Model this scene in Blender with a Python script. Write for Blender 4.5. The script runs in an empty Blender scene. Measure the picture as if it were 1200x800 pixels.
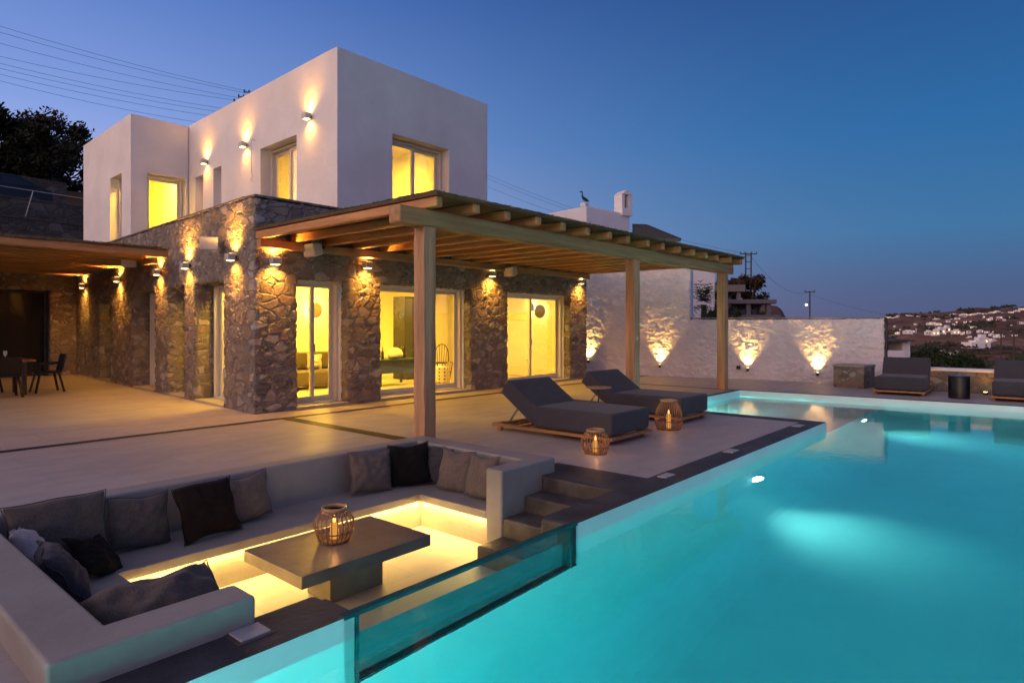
import bpy, bmesh, math, random
from mathutils import Vector, Matrix, noise
R = math.radians
random.seed(7)
scn = bpy.context.scene
COL = scn.collection

# ------------------------------------------------------------------ materials
def newmat(name):
    m = bpy.data.materials.new(name); m.use_nodes = True
    nt = m.node_tree; nt.nodes.clear()
    out = nt.nodes.new('ShaderNodeOutputMaterial')
    return m, nt, out
def N(nt, t, **kw):
    n = nt.nodes.new(t)
    for k, v in kw.items():
        if k in n.inputs: n.inputs[k].default_value = v
        else: setattr(n, k, v)
    return n
def L(nt, a, b): nt.links.new(a, b)
def ramp(nt, fac, stops, interp='LINEAR'):
    r = nt.nodes.new('ShaderNodeValToRGB'); r.color_ramp.interpolation = interp
    els = r.color_ramp.elements
    while len(els) < len(stops): els.new(.5)
    for e, (p, c) in zip(els, stops):
        e.position = p; e.color = (c[0], c[1], c[2], 1) if hasattr(c, '__len__') else (c, c, c, 1)
    L(nt, fac, r.inputs[0]); return r
def math_(nt, op, a, b=None, c=None):
    n = nt.nodes.new('ShaderNodeMath'); n.operation = op
    for i, v in enumerate((a, b, c)):
        if v is None: continue
        if isinstance(v, (int, float)): n.inputs[i].default_value = v
        else: L(nt, v, n.inputs[i])
    return n.outputs[0]
def mixc(nt, fac, a, b, mode='MIX'):
    n = nt.nodes.new('ShaderNodeMix'); n.data_type = 'RGBA'; n.blend_type = mode
    for sock, v in ((n.inputs[0], fac), (n.inputs[6], a), (n.inputs[7], b)):
        if isinstance(v, (int, float)): sock.default_value = v
        elif isinstance(v, tuple): sock.default_value = (*v, 1)
        else: L(nt, v, sock)
    return n.outputs[2]
def coords(nt, scale=(1, 1, 1), rot=(0, 0, 0)):
    tc = nt.nodes.new('ShaderNodeTexCoord'); mp = nt.nodes.new('ShaderNodeMapping')
    mp.inputs['Scale'].default_value = scale; mp.inputs['Rotation'].default_value = rot
    L(nt, tc.outputs['Object'], mp.inputs['Vector']); return mp.outputs[0]
def noise_(nt, vec, scale, detail=4, rough=.55):
    n = nt.nodes.new('ShaderNodeTexNoise'); n.inputs['Scale'].default_value = scale
    n.inputs['Detail'].default_value = detail; n.inputs['Roughness'].default_value = rough
    if vec is not None: L(nt, vec, n.inputs['Vector'])
    return n.outputs[0]
def simple(name, col, rough=.6, var=.18, scale=6., bump=.0, bscale=40., metal=0., spec=.5, stretch=(1, 1, 1)):
    m, nt, out = newmat(name)
    b = N(nt, 'ShaderNodeBsdfPrincipled'); L(nt, b.outputs[0], out.inputs[0])
    v = coords(nt, stretch)
    f = noise_(nt, v, scale, 6)
    r = ramp(nt, f, [(.3, tuple(c*(1-var) for c in col)), (.7, tuple(min(1, c*(1+var)) for c in col))])
    L(nt, r.outputs[0], b.inputs['Base Color'])
    b.inputs['Roughness'].default_value = rough; b.inputs['Metallic'].default_value = metal
    b.inputs['Specular IOR Level'].default_value = spec
    if bump:
        bp = N(nt, 'ShaderNodeBump', Strength=bump, Distance=.02)
        L(nt, noise_(nt, v, bscale, 5), bp.inputs['Height']); L(nt, bp.outputs[0], b.inputs['Normal'])
    return m
M = {}
M['plaster'] = simple('white_plaster', (.74, .71, .70), .75, .07, 1.3, .4, 7.)
M['plaster_in'] = simple('interior_plaster', (.78, .71, .52), .8, .03, 2., .1, 9.)
M['frame'] = simple('white_frame_paint', (.62, .58, .54), .35, .03, 5.)
M['dark_concrete'] = simple('dark_concrete', (.034, .033, .040), .6, .6, 3., .35, 22.)
M['inlay'] = simple('inlay_stone', (.020, .018, .020), .55, .3, 9., .2, 30., spec=.25)
M['step_concrete'] = simple('step_concrete', (.062, .052, .048), .55, .5, 5., .4, 18.)
M['bench_concrete'] = simple('bench_concrete', (.27, .245, .225), .6, .14, 2.2, .18, 24.)
M['table_concrete'] = simple('table_concrete', (.15, .12, .105), .34, .3, 3.5, .15, 16.)
M['pool_plaster'] = simple('pool_plaster', (.72, .82, .80), .7, .05, 1.2, .1, 12.)
M['shelf_plaster'] = simple('shelf_plaster', (.60, .60, .56), .7, .08, 2.5, .1, 12.)
M['metal_light'] = simple('painted_metal', (.50, .47, .43), .4, .05, 8.)
M['metal_dark'] = simple('dark_metal', (.03, .03, .035), .4, .2, 8.)
M['black'] = simple('black_lacquer', (.008, .008, .009), .25, .2, 5.)
M['candle_glow'] = None
M['candle'] = simple('candle_wax', (.8, .6, .35), .5, .05)
M['grey_render'] = simple('grey_render', (.17, .15, .15), .8, .1)
M['steel'] = simple('steel', (.45, .45, .48), .25, .05, 9., metal=1.)
M['cover_plate'] = simple('cover_plate', (.36, .35, .38), .5, .1, 9.)

def fabric(name, col, var=.35, scale=260., bump=.5, streak=True, rough=.92, sheen=.12):
    m, nt, out = newmat(name)
    b = N(nt, 'ShaderNodeBsdfPrincipled'); L(nt, b.outputs[0], out.inputs[0])
    v = coords(nt); w1 = noise_(nt, coords(nt, (1, 1, .12)) if streak else v, scale, 3)
    w2 = noise_(nt, v, scale*.7, 2); w = math_(nt, 'MULTIPLY_ADD', w1, .6, math_(nt, 'MULTIPLY', w2, .4))
    big = noise_(nt, v, 5., 3)
    r = ramp(nt, w, [(.38, tuple(c*(1-var) for c in col)), (.62, tuple(c*(1+var) for c in col))])
    c = mixc(nt, math_(nt, 'MULTIPLY', big, .35), r.outputs[0], tuple(x*.6 for x in col))
    L(nt, c, b.inputs['Base Color']); b.inputs['Roughness'].default_value = rough
    b.inputs['Sheen Weight'].default_value = sheen; b.inputs['Specular IOR Level'].default_value = .2
    bp = N(nt, 'ShaderNodeBump', Strength=bump, Distance=.004); L(nt, w, bp.inputs['Height'])
    bp2 = N(nt, 'ShaderNodeBump', Strength=.35, Distance=.03); L(nt, noise_(nt, v, 9., 3), bp2.inputs['Height'])
    L(nt, bp2.outputs[0], bp.inputs['Normal']); L(nt, bp.outputs[0], b.inputs['Normal'])
    return m
M['fab_brown'] = fabric('brown_grey_weave', (.095, .076, .07))
M['fab_brown2'] = fabric('warm_brown_weave', (.14, .108, .095))
M['fab_dark'] = fabric('dark_navy_grey_weave', (.045, .042, .052))
M['fab_black'] = fabric('black_cloth', (.008, .0065, .0065), .2, sheen=0)
M['fab_choc'] = fabric('chocolate_cloth', (.014, .0085, .007), .2, sheen=0)
M['fab_light'] = fabric('pale_lilac_weave', (.42, .37, .40), .2)
M['fab_lounger'] = fabric('charcoal_outdoor_fabric', (.058, .056, .066), .2, 420., .25, False)
M['fab_sofa'] = fabric('sofa_fabric', (.10, .08, .07), .2)

def woodmat(name, c1, c2, axis=0, rough=.6, ring=9.):
    m, nt, out = newmat(name)
    b = N(nt, 'ShaderNodeBsdfPrincipled'); L(nt, b.outputs[0], out.inputs[0])
    sc = [ring, ring, ring]; sc[axis] = .45
    v = coords(nt, tuple(sc)); n1 = noise_(nt, v, 1.3, 6, .6); n2 = noise_(nt, coords(nt, tuple(s*5 for s in sc)), 1.5, 3)
    f = math_(nt, 'MULTIPLY_ADD', n1, .75, math_(nt, 'MULTIPLY', n2, .25))
    r = ramp(nt, f, [(.36, c2), (.5, tuple((a+b_)/2 for a, b_ in zip(c1, c2))), (.62, c1)])
    L(nt, r.outputs[0], b.inputs['Base Color']); b.inputs['Roughness'].default_value = rough
    bp = N(nt, 'ShaderNodeBump', Strength=.4, Distance=.01); L(nt, f, bp.inputs['Height']); L(nt, bp.outputs[0], b.inputs['Normal'])
    return m
M['wood_x'] = woodmat('pine_beam_x', (.50, .27, .105), (.28, .135, .05), 0)
M['wood_y'] = woodmat('pine_beam_y', (.66, .33, .12), (.38, .17, .06), 1)
M['wood_z'] = woodmat('pine_post', (.60, .33, .17), (.30, .15, .065), 2, ring=7)
M['teak'] = woodmat('teak', (.42, .20, .08), (.22, .09, .03), 1)
M['reed'] = simple('reed_mat', (.15, .13, .07), .9, .5, 30., .8, 60., stretch=(.25, 4, 1))
M['roof_board'] = woodmat('roof_board', (.22, .09, .035), (.10, .04, .016), 0)
M['rattan'] = simple('rattan', (.24, .12, .05), .5, .35, 30.)
M['disc_wood'] = simple('disc_wood', (.10, .085, .05), .5, .2, 20.)
M['tan_wood'] = simple('tan_wood', (.45, .25, .12), .4, .15, 20.)

def stonemat(name, scale=3.3, bright=1., disp=.035, mortar=(.165, .145, .128), pal=None):
    m, nt, out = newmat(name)
    b = N(nt, 'ShaderNodeBsdfPrincipled'); L(nt, b.outputs[0], out.inputs[0])
    v = coords(nt, (1, 1, 1.55))
    nz = nt.nodes.new('ShaderNodeTexNoise'); nz.inputs['Scale'].default_value = 3.6; nz.inputs['Detail'].default_value = 5; L(nt, v, nz.inputs['Vector'])
    sub = nt.nodes.new('ShaderNodeVectorMath'); sub.operation = 'MULTIPLY_ADD'
    sub.inputs[1].default_value = (.20, .20, .20); L(nt, nz.outputs['Color'], sub.inputs[0]); L(nt, v, sub.inputs[2])
    vo = N(nt, 'ShaderNodeTexVoronoi', feature='F1', Scale=scale); L(nt, sub.outputs[0], vo.inputs['Vector'])
    ve = N(nt, 'ShaderNodeTexVoronoi', feature='DISTANCE_TO_EDGE', Scale=scale); L(nt, sub.outputs[0], ve.inputs['Vector'])
    vs = N(nt, 'ShaderNodeTexVoronoi', feature='DISTANCE_TO_EDGE', Scale=scale*2.3); L(nt, sub.outputs[0], vs.inputs['Vector'])
    vsc = N(nt, 'ShaderNodeTexVoronoi', feature='F1', Scale=scale*2.3); L(nt, sub.outputs[0], vsc.inputs['Vector'])
    # some cells are split into small stones
    sep = nt.nodes.new('ShaderNodeSeparateColor'); L(nt, vo.outputs['Color'], sep.inputs[0])
    seps = nt.nodes.new('ShaderNodeSeparateColor'); L(nt, vsc.outputs['Color'], seps.inputs[0])
    split = math_(nt, 'GREATER_THAN', sep.outputs[1], .60)
    def mixf(a, b_): 
        n = nt.nodes.new('ShaderNodeMix'); n.data_type = 'FLOAT'; L(nt, split, n.inputs[0]); L(nt, a, n.inputs[2]); L(nt, b_, n.inputs[3]); return n.outputs[0]
    rnd = mixf(sep.outputs[0], seps.outputs[0])
    d2 = math_(nt, 'MULTIPLY', vs.outputs['Distance'], 1.6)
    dist = mixf(ve.outputs['Distance'], math_(nt, 'MINIMUM', d2, ve.outputs['Distance']))
    rough_n = noise_(nt, v, 26., 5); dd = math_(nt, 'MULTIPLY_ADD', rough_n, .05, dist)
    mask = ramp(nt, dd, [(.05, 0.), (.15, 1.)], 'EASE').outputs[0]
    pal = pal or [(0, (.135, .105, .085)), (.16, (.27, .22, .185)), (.32, (.19, .145, .115)), (.45, (.33, .285, .25)), (.58, (.235, .195, .17)), (.7, (.28, .19, .125)), (.82, (.40, .35, .31)), (.93, (.165, .135, .12))]
    st = ramp(nt, rnd, pal, 'CONSTANT').outputs[0]
    vn = noise_(nt, v, 9., 6); st2 = mixc(nt, math_(nt, 'MULTIPLY', vn, .75), st, tuple(.1*x for x in (1, .8, .6)))
    c = mixc(nt, mask, mortar, st2)
    if bright != 1.: c = mixc(nt, 1., c, (bright, bright, bright), 'MULTIPLY')
    L(nt, c, b.inputs['Base Color']); b.inputs['Roughness'].default_value = .85
    h = math_(nt, 'MULTIPLY_ADD', mask, .62, math_(nt, 'MULTIPLY', noise_(nt, v, 11., 5), .55))
    h = math_(nt, 'MULTIPLY_ADD', rnd, .35, h)
    h = math_(nt, 'MULTIPLY_ADD', rough_n, .34, h)
    if disp:
        d = N(nt, 'ShaderNodeDisplacement', Scale=disp, Midlevel=.75); L(nt, h, d.inputs['Height']); L(nt, d.outputs[0], out.inputs['Displacement'])
        m.displacement_method = 'BOTH'
    else:
        bp = N(nt, 'ShaderNodeBump', Strength=.8, Distance=.04); L(nt, h, bp.inputs['Height']); L(nt, bp.outputs[0], b.inputs['Normal'])
    return m
M['stone'] = stonemat('rubble_stone', scale=4.1, bright=1.33, disp=.040)
M['stone_plain'] = stonemat('rubble_stone_plain', disp=0)
M['stone_low'] = stonemat('low_wall_stone', scale=4.2, disp=0, bright=1.1)
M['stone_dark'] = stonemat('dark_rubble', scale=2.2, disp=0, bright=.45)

def rough_white():
    m, nt, out = newmat('rough_whitewash')
    b = N(nt, 'ShaderNodeBsdfPrincipled'); L(nt, b.outputs[0], out.inputs[0])
    v = coords(nt)
    r = ramp(nt, noise_(nt, v, 2.2, 6), [(.3, (.66, .62, .61)), (.7, (.76, .72, .71))])
    L(nt, r.outputs[0], b.inputs['Base Color']); b.inputs['Roughness'].default_value = .8
    nz = nt.nodes.new('ShaderNodeTexNoise'); nz.inputs['Scale'].default_value = 3; nz.inputs['Detail'].default_value = 3; L(nt, v, nz.inputs['Vector'])
    sub = nt.nodes.new('ShaderNodeVectorMath'); sub.operation = 'MULTIPLY_ADD'; sub.inputs[1].default_value = (.35, .35, .35)
    L(nt, nz.outputs['Color'], sub.inputs[0]); L(nt, v, sub.inputs[2])
    vo = N(nt, 'ShaderNodeTexVoronoi', feature='SMOOTH_F1', Scale=7.5); L(nt, sub.outputs[0], vo.inputs['Vector'])
    h = math_(nt, 'MULTIPLY_ADD', noise_(nt, coords(nt, (.7, .7, 1.3)), 8.5, 6), 1.0, math_(nt, 'MULTIPLY', vo.outputs['Distance'], -.75))
    d = N(nt, 'ShaderNodeDisplacement', Scale=.062, Midlevel=.1); L(nt, h, d.inputs['Height']); L(nt, d.outputs[0], out.inputs['Displacement'])
    m.displacement_method = 'BOTH'
    return m
M['rough_white'] = rough_white()

def deckmat():
    m, nt, out = newmat('deck_tiles')
    b = N(nt, 'ShaderNodeBsdfPrincipled'); L(nt, b.outputs[0], out.inputs[0])
    v = coords(nt)
    br = nt.nodes.new('ShaderNodeTexBrick'); L(nt, v, br.inputs['Vector'])
    br.offset = .5; br.inputs['Scale'].default_value = 1.; br.inputs['Brick Width'].default_value = 1.2; br.inputs['Row Height'].default_value = .6
    br.inputs['Mortar Size'].default_value = .0028; br.inputs['Mortar Smooth'].default_value = .2; br.inputs['Bias'].default_value = 0
    br.inputs['Color1'].default_value = (.35, .305, .29, 1); br.inputs['Color2'].default_value = (.39, .345, .33, 1); br.inputs['Mortar'].default_value = (.25, .21, .19, 1)
    st = noise_(nt, coords(nt, (.7, 1.7, 1)), 2.2, 8, .65)
    st2 = noise_(nt, v, 1.1, 6, .6)
    f = math_(nt, 'MULTIPLY_ADD', st, .6, math_(nt, 'MULTIPLY', st2, .4))
    mod = ramp(nt, f, [(.3, .84), (.7, 1.12)]).outputs[0]
    c = mixc(nt, 1., br.outputs['Color'], mod, 'MULTIPLY'); L(nt, c, b.inputs['Base Color'])
    rr = ramp(nt, f, [(.3, .60), (.7, .42)]).outputs[0]; L(nt, rr, b.inputs['Roughness'])
    bp = N(nt, 'ShaderNodeBump', Strength=.25, Distance=.01)
    hh = math_(nt, 'SUBTRACT', math_(nt, 'MULTIPLY', noise_(nt, v, 18., 5), .25), br.outputs['Fac'])
    L(nt, hh, bp.inputs['Height']); L(nt, bp.outputs[0], b.inputs['Normal'])
    return m
M['deck'] = deckmat()

def emis(name, col, st):
    m, nt, out = newmat(name); e = N(nt, 'ShaderNodeEmission', Strength=st); e.inputs[0].default_value = (*col, 1)
    L(nt, e.outputs[0], out.inputs[0]); return m
M['lens_warm'] = emis('warm_lens', (1, .66, .22), 22.)
M['led'] = emis('led_strip', (1, .78, .32), 9.)
M['pool_lens'] = emis('pool_lamp_lens', (.85, 1, .95), 60.)
M['flame'] = emis('candle_flame', (1, .42, .09), 2.4)
M['candle_glow'] = emis('glowing_candle', (1, .40, .07), .7)
M['lit_window'] = emis('lit_window', (1, .70, .3), 1.8)
M['lit_room'] = emis('lit_shade', (1, .8, .3), 2.6)
M['screen_dark'] = simple('dark_glass', (.02, .02, .025), .12, .1)

def glassmat(name, tint=(1, 1, 1), refl=.9, ior=1.45):
    m, nt, out = newmat(name)
    fr = N(nt, 'ShaderNodeFresnel', IOR=ior); t = nt.nodes.new('ShaderNodeBsdfTransparent'); t.inputs[0].default_value = (*tint, 1)
    g = nt.nodes.new('ShaderNodeBsdfGlossy'); g.inputs['Roughness'].default_value = .01
    mx = nt.nodes.new('ShaderNodeMixShader'); L(nt, math_(nt, 'MULTIPLY', fr.outputs[0], refl), mx.inputs[0])
    L(nt, t.outputs[0], mx.inputs[1]); L(nt, g.outputs[0], mx.inputs[2]); L(nt, mx.outputs[0], out.inputs[0]); return m
M['glass'] = glassmat('window_glass', (.97, .98, .97), .55)
M['barrier_glass'] = glassmat('barrier_glass', (.88, .96, .94), .6, 1.25)
M['barrier_edge'] = simple('glass_edge', (.006, .10, .105), .12, .3, 14., stretch=(.4, 1, 1))

def watermat(ripple=True):
    m, nt, out = newmat('pool_water')
    g = nt.nodes.new('ShaderNodeBsdfGlass'); g.inputs['IOR'].default_value = 1.33; g.inputs['Roughness'].default_value = .0
    v = coords(nt); bp = N(nt, 'ShaderNodeBump', Strength=.16, Distance=.02)
    h = math_(nt, 'MULTIPLY_ADD', noise_(nt, v, 1.6, 3), 1., math_(nt, 'MULTIPLY', noise_(nt, v, 11., 3), .30))
    L(nt, h, bp.inputs['Height'])
    if ripple: L(nt, bp.outputs[0], g.inputs['Normal'])
    L(nt, g.outputs[0], out.inputs[0])
    a = nt.nodes.new('ShaderNodeVolumeAbsorption'); a.inputs[0].default_value = (.0, .855, .885, 1); a.inputs[1].default_value = .46
    L(nt, a.outputs[0], out.inputs['Volume']); return m
M['water'] = watermat(); M['water_side'] = watermat(False)

# ------------------------------------------------------------------ mesh helpers
class MB:
    def __init__(s): s.v = []; s.f = []; s.mi = []; s.cur = 0
    def poly(s, pts):
        i = len(s.v); s.v += [tuple(p) for p in pts]; s.f.append(tuple(range(i, i+len(pts)))); s.mi.append(s.cur)
    def box(s, x0, x1, y0, y1, z0, z1, T=None):
        c = [(x0, y0, z0), (x1, y0, z0), (x1, y1, z0), (x0, y1, z0), (x0, y0, z1), (x1, y0, z1), (x1, y1, z1), (x0, y1, z1)]
        if T: c = [T(p) for p in c]
        s.hexa(c); return s
    def hexa(s, c):
        i = len(s.v); s.v += [tuple(p) for p in c]
        for f in ((0, 3, 2, 1), (4, 5, 6, 7), (0, 1, 5, 4), (1, 2, 6, 5), (2, 3, 7, 6), (3, 0, 4, 7)):
            s.f.append(tuple(i+k for k in f)); s.mi.append(s.cur)
    def bar(s, a, b, w, h=None, up=(0, 0, 1)):
        a = Vector(a); b = Vector(b); h = h or w; d = (b-a).normalized(); u = Vector(up)
        if abs(d.dot(u)) > .98: u = Vector((1, 0, 0))
        sd = d.cross(u).normalized(); u2 = sd.cross(d).normalized()
        c = [p+sd*sx*w/2+u2*sz*h/2 for p, in ((a,), (b,)) for sx, sz in ((-1, -1), (1, -1), (1, 1), (-1, 1))]
        i = len(s.v); s.v += [tuple(p) for p in c]
        for f in ((0, 1, 2, 3), (7, 6, 5, 4), (0, 4, 5, 1), (1, 5, 6, 2), (2, 6, 7, 3), (3, 7, 4, 0)):
            s.f.append(tuple(i+k for k in f)); s.mi.append(s.cur)
    def tube(s, pts, r, n=8, cap=True):
        pts = [Vector(p) for p in pts]; rs = r if hasattr(r, '__len__') else [r]*len(pts)
        base = len(s.v); ref = None
        for k, p in enumerate(pts):
            d = (pts[min(k+1, len(pts)-1)]-pts[max(k-1, 0)]).normalized()
            if ref is None: ref = Vector((0, 0, 1)) if abs(d.z) < .9 else Vector((1, 0, 0))
            a = d.cross(ref).normalized(); b = a.cross(d).normalized(); 
            if b.length > .1: ref = b
            for j in range(n):
                t = 2*math.pi*j/n; s.v.append(tuple(p+a*math.cos(t)*rs[k]+b*math.sin(t)*rs[k]))
        for k in range(len(pts)-1):
            for j in range(n):
                a0 = base+k*n+j; a1 = base+k*n+(j+1) % n; s.f.append((a0, a1, a1+n, a0+n)); s.mi.append(s.cur)
        if cap:
            s.f.append(tuple(base+j for j in range(n))[::-1]); s.mi.append(s.cur)
            s.f.append(tuple(base+(len(pts)-1)*n+j for j in range(n))); s.mi.append(s.cur)
    def lathe(s, prof, n=24, c=(0, 0, 0)):
        base = len(s.v)
        for r, z in prof:
            for j in range(n):
                t = 2*math.pi*j/n; s.v.append((c[0]+r*math.cos(t), c[1]+r*math.sin(t), c[2]+z))
        for k in range(len(prof)-1):
            for j in range(n):
                a0 = base+k*n+j; a1 = base+k*n+(j+1) % n; s.f.append((a0, a1, a1+n, a0+n)); s.mi.append(s.cur)
        if prof[0][0] > 1e-4: s.f.append(tuple(base+j for j in range(n))[::-1]); s.mi.append(s.cur)
        if prof[-1][0] > 1e-4: s.f.append(tuple(base+(len(prof)-1)*n+j for j in range(n))); s.mi.append(s.cur)
    def build(s, name, mats, parent=None, bevel=0, smooth=False, fix=False, loc=None, rot=None, seg=2, weld=False):
        me = bpy.data.meshes.new(name); me.from_pydata(s.v, [], s.f)
        mats = mats if isinstance(mats, (list, tuple)) else [mats]
        for m in mats: me.materials.append(M[m] if isinstance(m, str) else m)
        for p, i in zip(me.polygons, s.mi): p.material_index = i
        if weld or fix:
            bm = bmesh.new(); bm.from_mesh(me)
            if weld: bmesh.ops.remove_doubles(bm, verts=bm.verts, dist=1e-4)
            bmesh.ops.recalc_face_normals(bm, faces=bm.faces); bm.to_mesh(me); bm.free()
        if smooth:
            for p in me.polygons: p.use_smooth = True
        me.update()
        o = bpy.data.objects.new(name, me); COL.objects.link(o)
        if parent: o.parent = parent
        if loc: o.location = loc
        if rot: o.rotation_euler = rot
        if bevel:
            b = o.modifiers.new('bevel', 'BEVEL'); b.width = bevel; b.segments = seg; b.limit_method = 'ANGLE'; b.angle_limit = R(40)
            if seg > 1:
                for p in me.polygons: p.use_smooth = True
                w = o.modifiers.new('wn', 'WEIGHTED_NORMAL'); w.keep_sharp = True
        return o
def tag(o, label=None, cat=None, group=None, kind=None):
    if label: o['label'] = label
    if cat: o['category'] = cat
    if group: o['group'] = group
    if kind: o['kind'] = kind
    return o
def empty(name, loc=(0, 0, 0), rz=0, label=None, cat=None, group=None):
    o = bpy.data.objects.new(name, None); o.empty_display_size = .2; COL.objects.link(o)
    o.location = loc; o.rotation_euler = (0, 0, rz); return tag(o, label, cat, group)
def struct(name, mb, mat, **kw): return tag(mb.build(name, mat, **kw), kind='structure')
KIDS = {}
def kids(o): return [c for c in COL.objects if c.parent == o]
def copy_tree(o, parent=None):
    c = o.copy(); COL.objects.link(c)
    if parent: c.parent = parent
    for k in kids(o): copy_tree(k, c)
    return c
def clone(o, loc, rz=None, label=None):
    c = copy_tree(o); c.location = loc
    if rz is not None: c.rotation_euler = (0, 0, rz)
    if label: c['label'] = label
    return c
def light(name, kind, loc, power, col, parent=None, rot=(0, 0, 0), **kw):
    d = bpy.data.lights.new(name, kind); d.energy = power; d.color = col
    for k, v in kw.items(): setattr(d, k, v)
    o = bpy.data.objects.new(name, d); COL.objects.link(o); o.location = loc; o.rotation_euler = rot
    if parent: o.parent = parent
    return o

def wall_grid(mb, S, Z, holes, T, depth, step, tsteps=None, fine_back=False):
    """solid wall with openings: s along, z up, t inward. T maps (s,t,z) to world."""
    def lines(brk, st):
        brk = sorted(set(round(b, 4) for b in brk)); out = []
        for a, b in zip(brk[:-1], brk[1:]):
            n = max(1, int(math.ceil((b-a)/st)));
            out += [a+(b-a)*i/n for i in range(n)]
        return out+[brk[-1]]
    sl = lines([S[0], S[1]]+[h[0] for h in holes]+[h[1] for h in holes], step)
    zl = lines([Z[0], Z[1]]+[h[2] for h in holes]+[h[3] for h in holes], step)
    tl = lines([0, depth], step if tsteps is None else tsteps)
    ns, nz, nt_ = len(sl)-1, len(zl)-1, len(tl)-1
    def solid(i, j):
        if i < 0 or j < 0 or i >= ns or j >= nz: return False
        s = (sl[i]+sl[i+1])/2; z = (zl[j]+zl[j+1])/2
        return not any(h[0] < s < h[1] and h[2] < z < h[3] for h in holes)
    vd = {}
    def V(i, k, j):
        key = (i, k, j)
        if key not in vd:
            vd[key] = len(mb.v); mb.v.append(tuple(T((sl[i], tl[k], zl[j]))))
        return vd[key]
    def F(*q): mb.f.append(tuple(V(*p) for p in q)); mb.mi.append(mb.cur)
    for i in range(ns):
        for j in range(nz):
            if not solid(i, j): continue
            F((i, 0, j), (i+1, 0, j), (i+1, 0, j+1), (i, 0, j+1))
            F((i, nt_, j), (i, nt_, j+1), (i+1, nt_, j+1), (i+1, nt_, j))
            for di, dj in ((-1, 0), (1, 0), (0, -1), (0, 1)):
                if solid(i+di, j+dj): continue
                for k in range(nt_):
                    if di == -1: F((i, k, j), (i, k, j+1), (i, k+1, j+1), (i, k+1, j))
                    if di == 1: F((i+1, k, j), (i+1, k+1, j), (i+1, k+1, j+1), (i+1, k, j+1))
                    if dj == -1: F((i, k, j), (i, k+1, j), (i+1, k+1, j), (i+1, k, j))
                    if dj == 1: F((i, k, j+1), (i+1, k, j+1), (i+1, k+1, j+1), (i, k+1, j+1))
def region(mb, xl, yl, pred, z, warp=lambda x, y: (x, y), z0=None):
    xl = sorted(xl); yl = sorted(yl)
    n = len(xl)-1; m = len(yl)-1
    ok = lambda i, j: 0 <= i < n and 0 <= j < m and pred((xl[i]+xl[i+1])/2, (yl[j]+yl[j+1])/2)
    P = lambda i, j, zz: (*warp(xl[i], yl[j]), zz)
    for i in range(n):
        for j in range(m):
            if not ok(i, j): continue
            mb.poly([P(i, j, z), P(i+1, j, z), P(i+1, j+1, z), P(i, j+1, z)])
            if z0 is not None:
                if not ok(i-1, j): mb.poly([P(i, j, z0), P(i, j, z), P(i, j+1, z), P(i, j+1, z0)])
                if not ok(i+1, j): mb.poly([P(i+1, j, z0), P(i+1, j+1, z0), P(i+1, j+1, z), P(i+1, j, z)])
                if not ok(i, j-1): mb.poly([P(i, j, z0), P(i+1, j, z0), P(i+1, j, z), P(i, j, z)])
                if not ok(i, j+1): mb.poly([P(i, j+1, z0), P(i, j+1, z), P(i+1, j+1, z), P(i+1, j+1, z0)])

F_ = Vector((math.cos(R(40.7)), math.sin(R(40.7)))); R_ = Vector((math.sin(R(40.7)), -math.cos(R(40.7))))
def W_(px, d, py=None):
    """bearing of the photograph's column px at depth d (layout of the far background)"""
    l = (px-600)/750*d; p = F_*d+R_*l
    return (p.x, p.y) if py is None else (p.x, p.y, 1.5-(py-382)*d/750)
# ------------------------------------------------------------------ setting: deck, pool, terrain
def inr(x, y, x0, x1, y0, y1): return x0 < x < x1 and y0 < y < y1
PX1 = 15.0                                            # far pool edge (slightly oblique, see warp)
def warp(x, y):
    if 14.4 < x < 15.4 and y < 6.2: return (x-15.0+14.84+.079*(5.75-min(y, 5.9)), y)
    return (x, y)
in_deep = lambda x, y: inr(x, y, -3, PX1, -7, 2.8)
in_shal = lambda x, y: inr(x, y, 10.78, PX1, 2.8, 5.72)
in_pool = lambda x, y: in_deep(x, y) or in_shal(x, y)
XL = [-9, -3, .5, .72, 5.29, 4.46, 5.65, 4.0, 10.48, 10.78, 14.55, PX1, 15.12, 5.06, 18.2, 2.0]
YL = [-7, -8, .5, 2.8, 3.07, 3.1, 3.17, 3.96, 4.2, 5.72, 5.84, 6.0, 10.4, 24]
def is_coping(x, y):
    if in_pool(x, y) or inr(x, y, 2.0, 4.0, 2.8, 3.96): return False
    return (inr(x, y, -3, 2.0, 2.8, 3.07) or inr(x, y, 4.0, 10.78, 2.8, 3.1) or inr(x, y, 10.48, 10.78, 3.1, 5.84)
            or inr(x, y, 5.06, 5.65, 3.1, 4.2) and not inr(x, y, 4.4, 5.29, 3.96, 4.2)
            or inr(x, y, 10.48, 15.12, 5.72, 5.84) or inr(x, y, PX1, 15.12, -7, 5.84) or inr(x, y, -3.3, -3, -7, 3.07))
pit = lambda x, y: inr(x, y, .72, 5.29, 3.07, 6.0) or inr(x, y, .72, 5.06, 2.9, 4.2)
def is_deck(x, y):
    return not (in_pool(x, y) or pit(x, y) or is_coping(x, y) or inr(x, y, 2.0, 4.0, 2.7, 3.1)) and not (x > PX1 and y < -7)
mb = MB(); region(mb, XL, YL, is_deck, 0, warp, -.6); struct('terrace_deck', mb, 'deck')
mb = MB(); region(mb, XL+[1.6], YL, is_coping, .004, warp, .0005); 
struct('pool_kerb', mb, 'dark_concrete')
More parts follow.
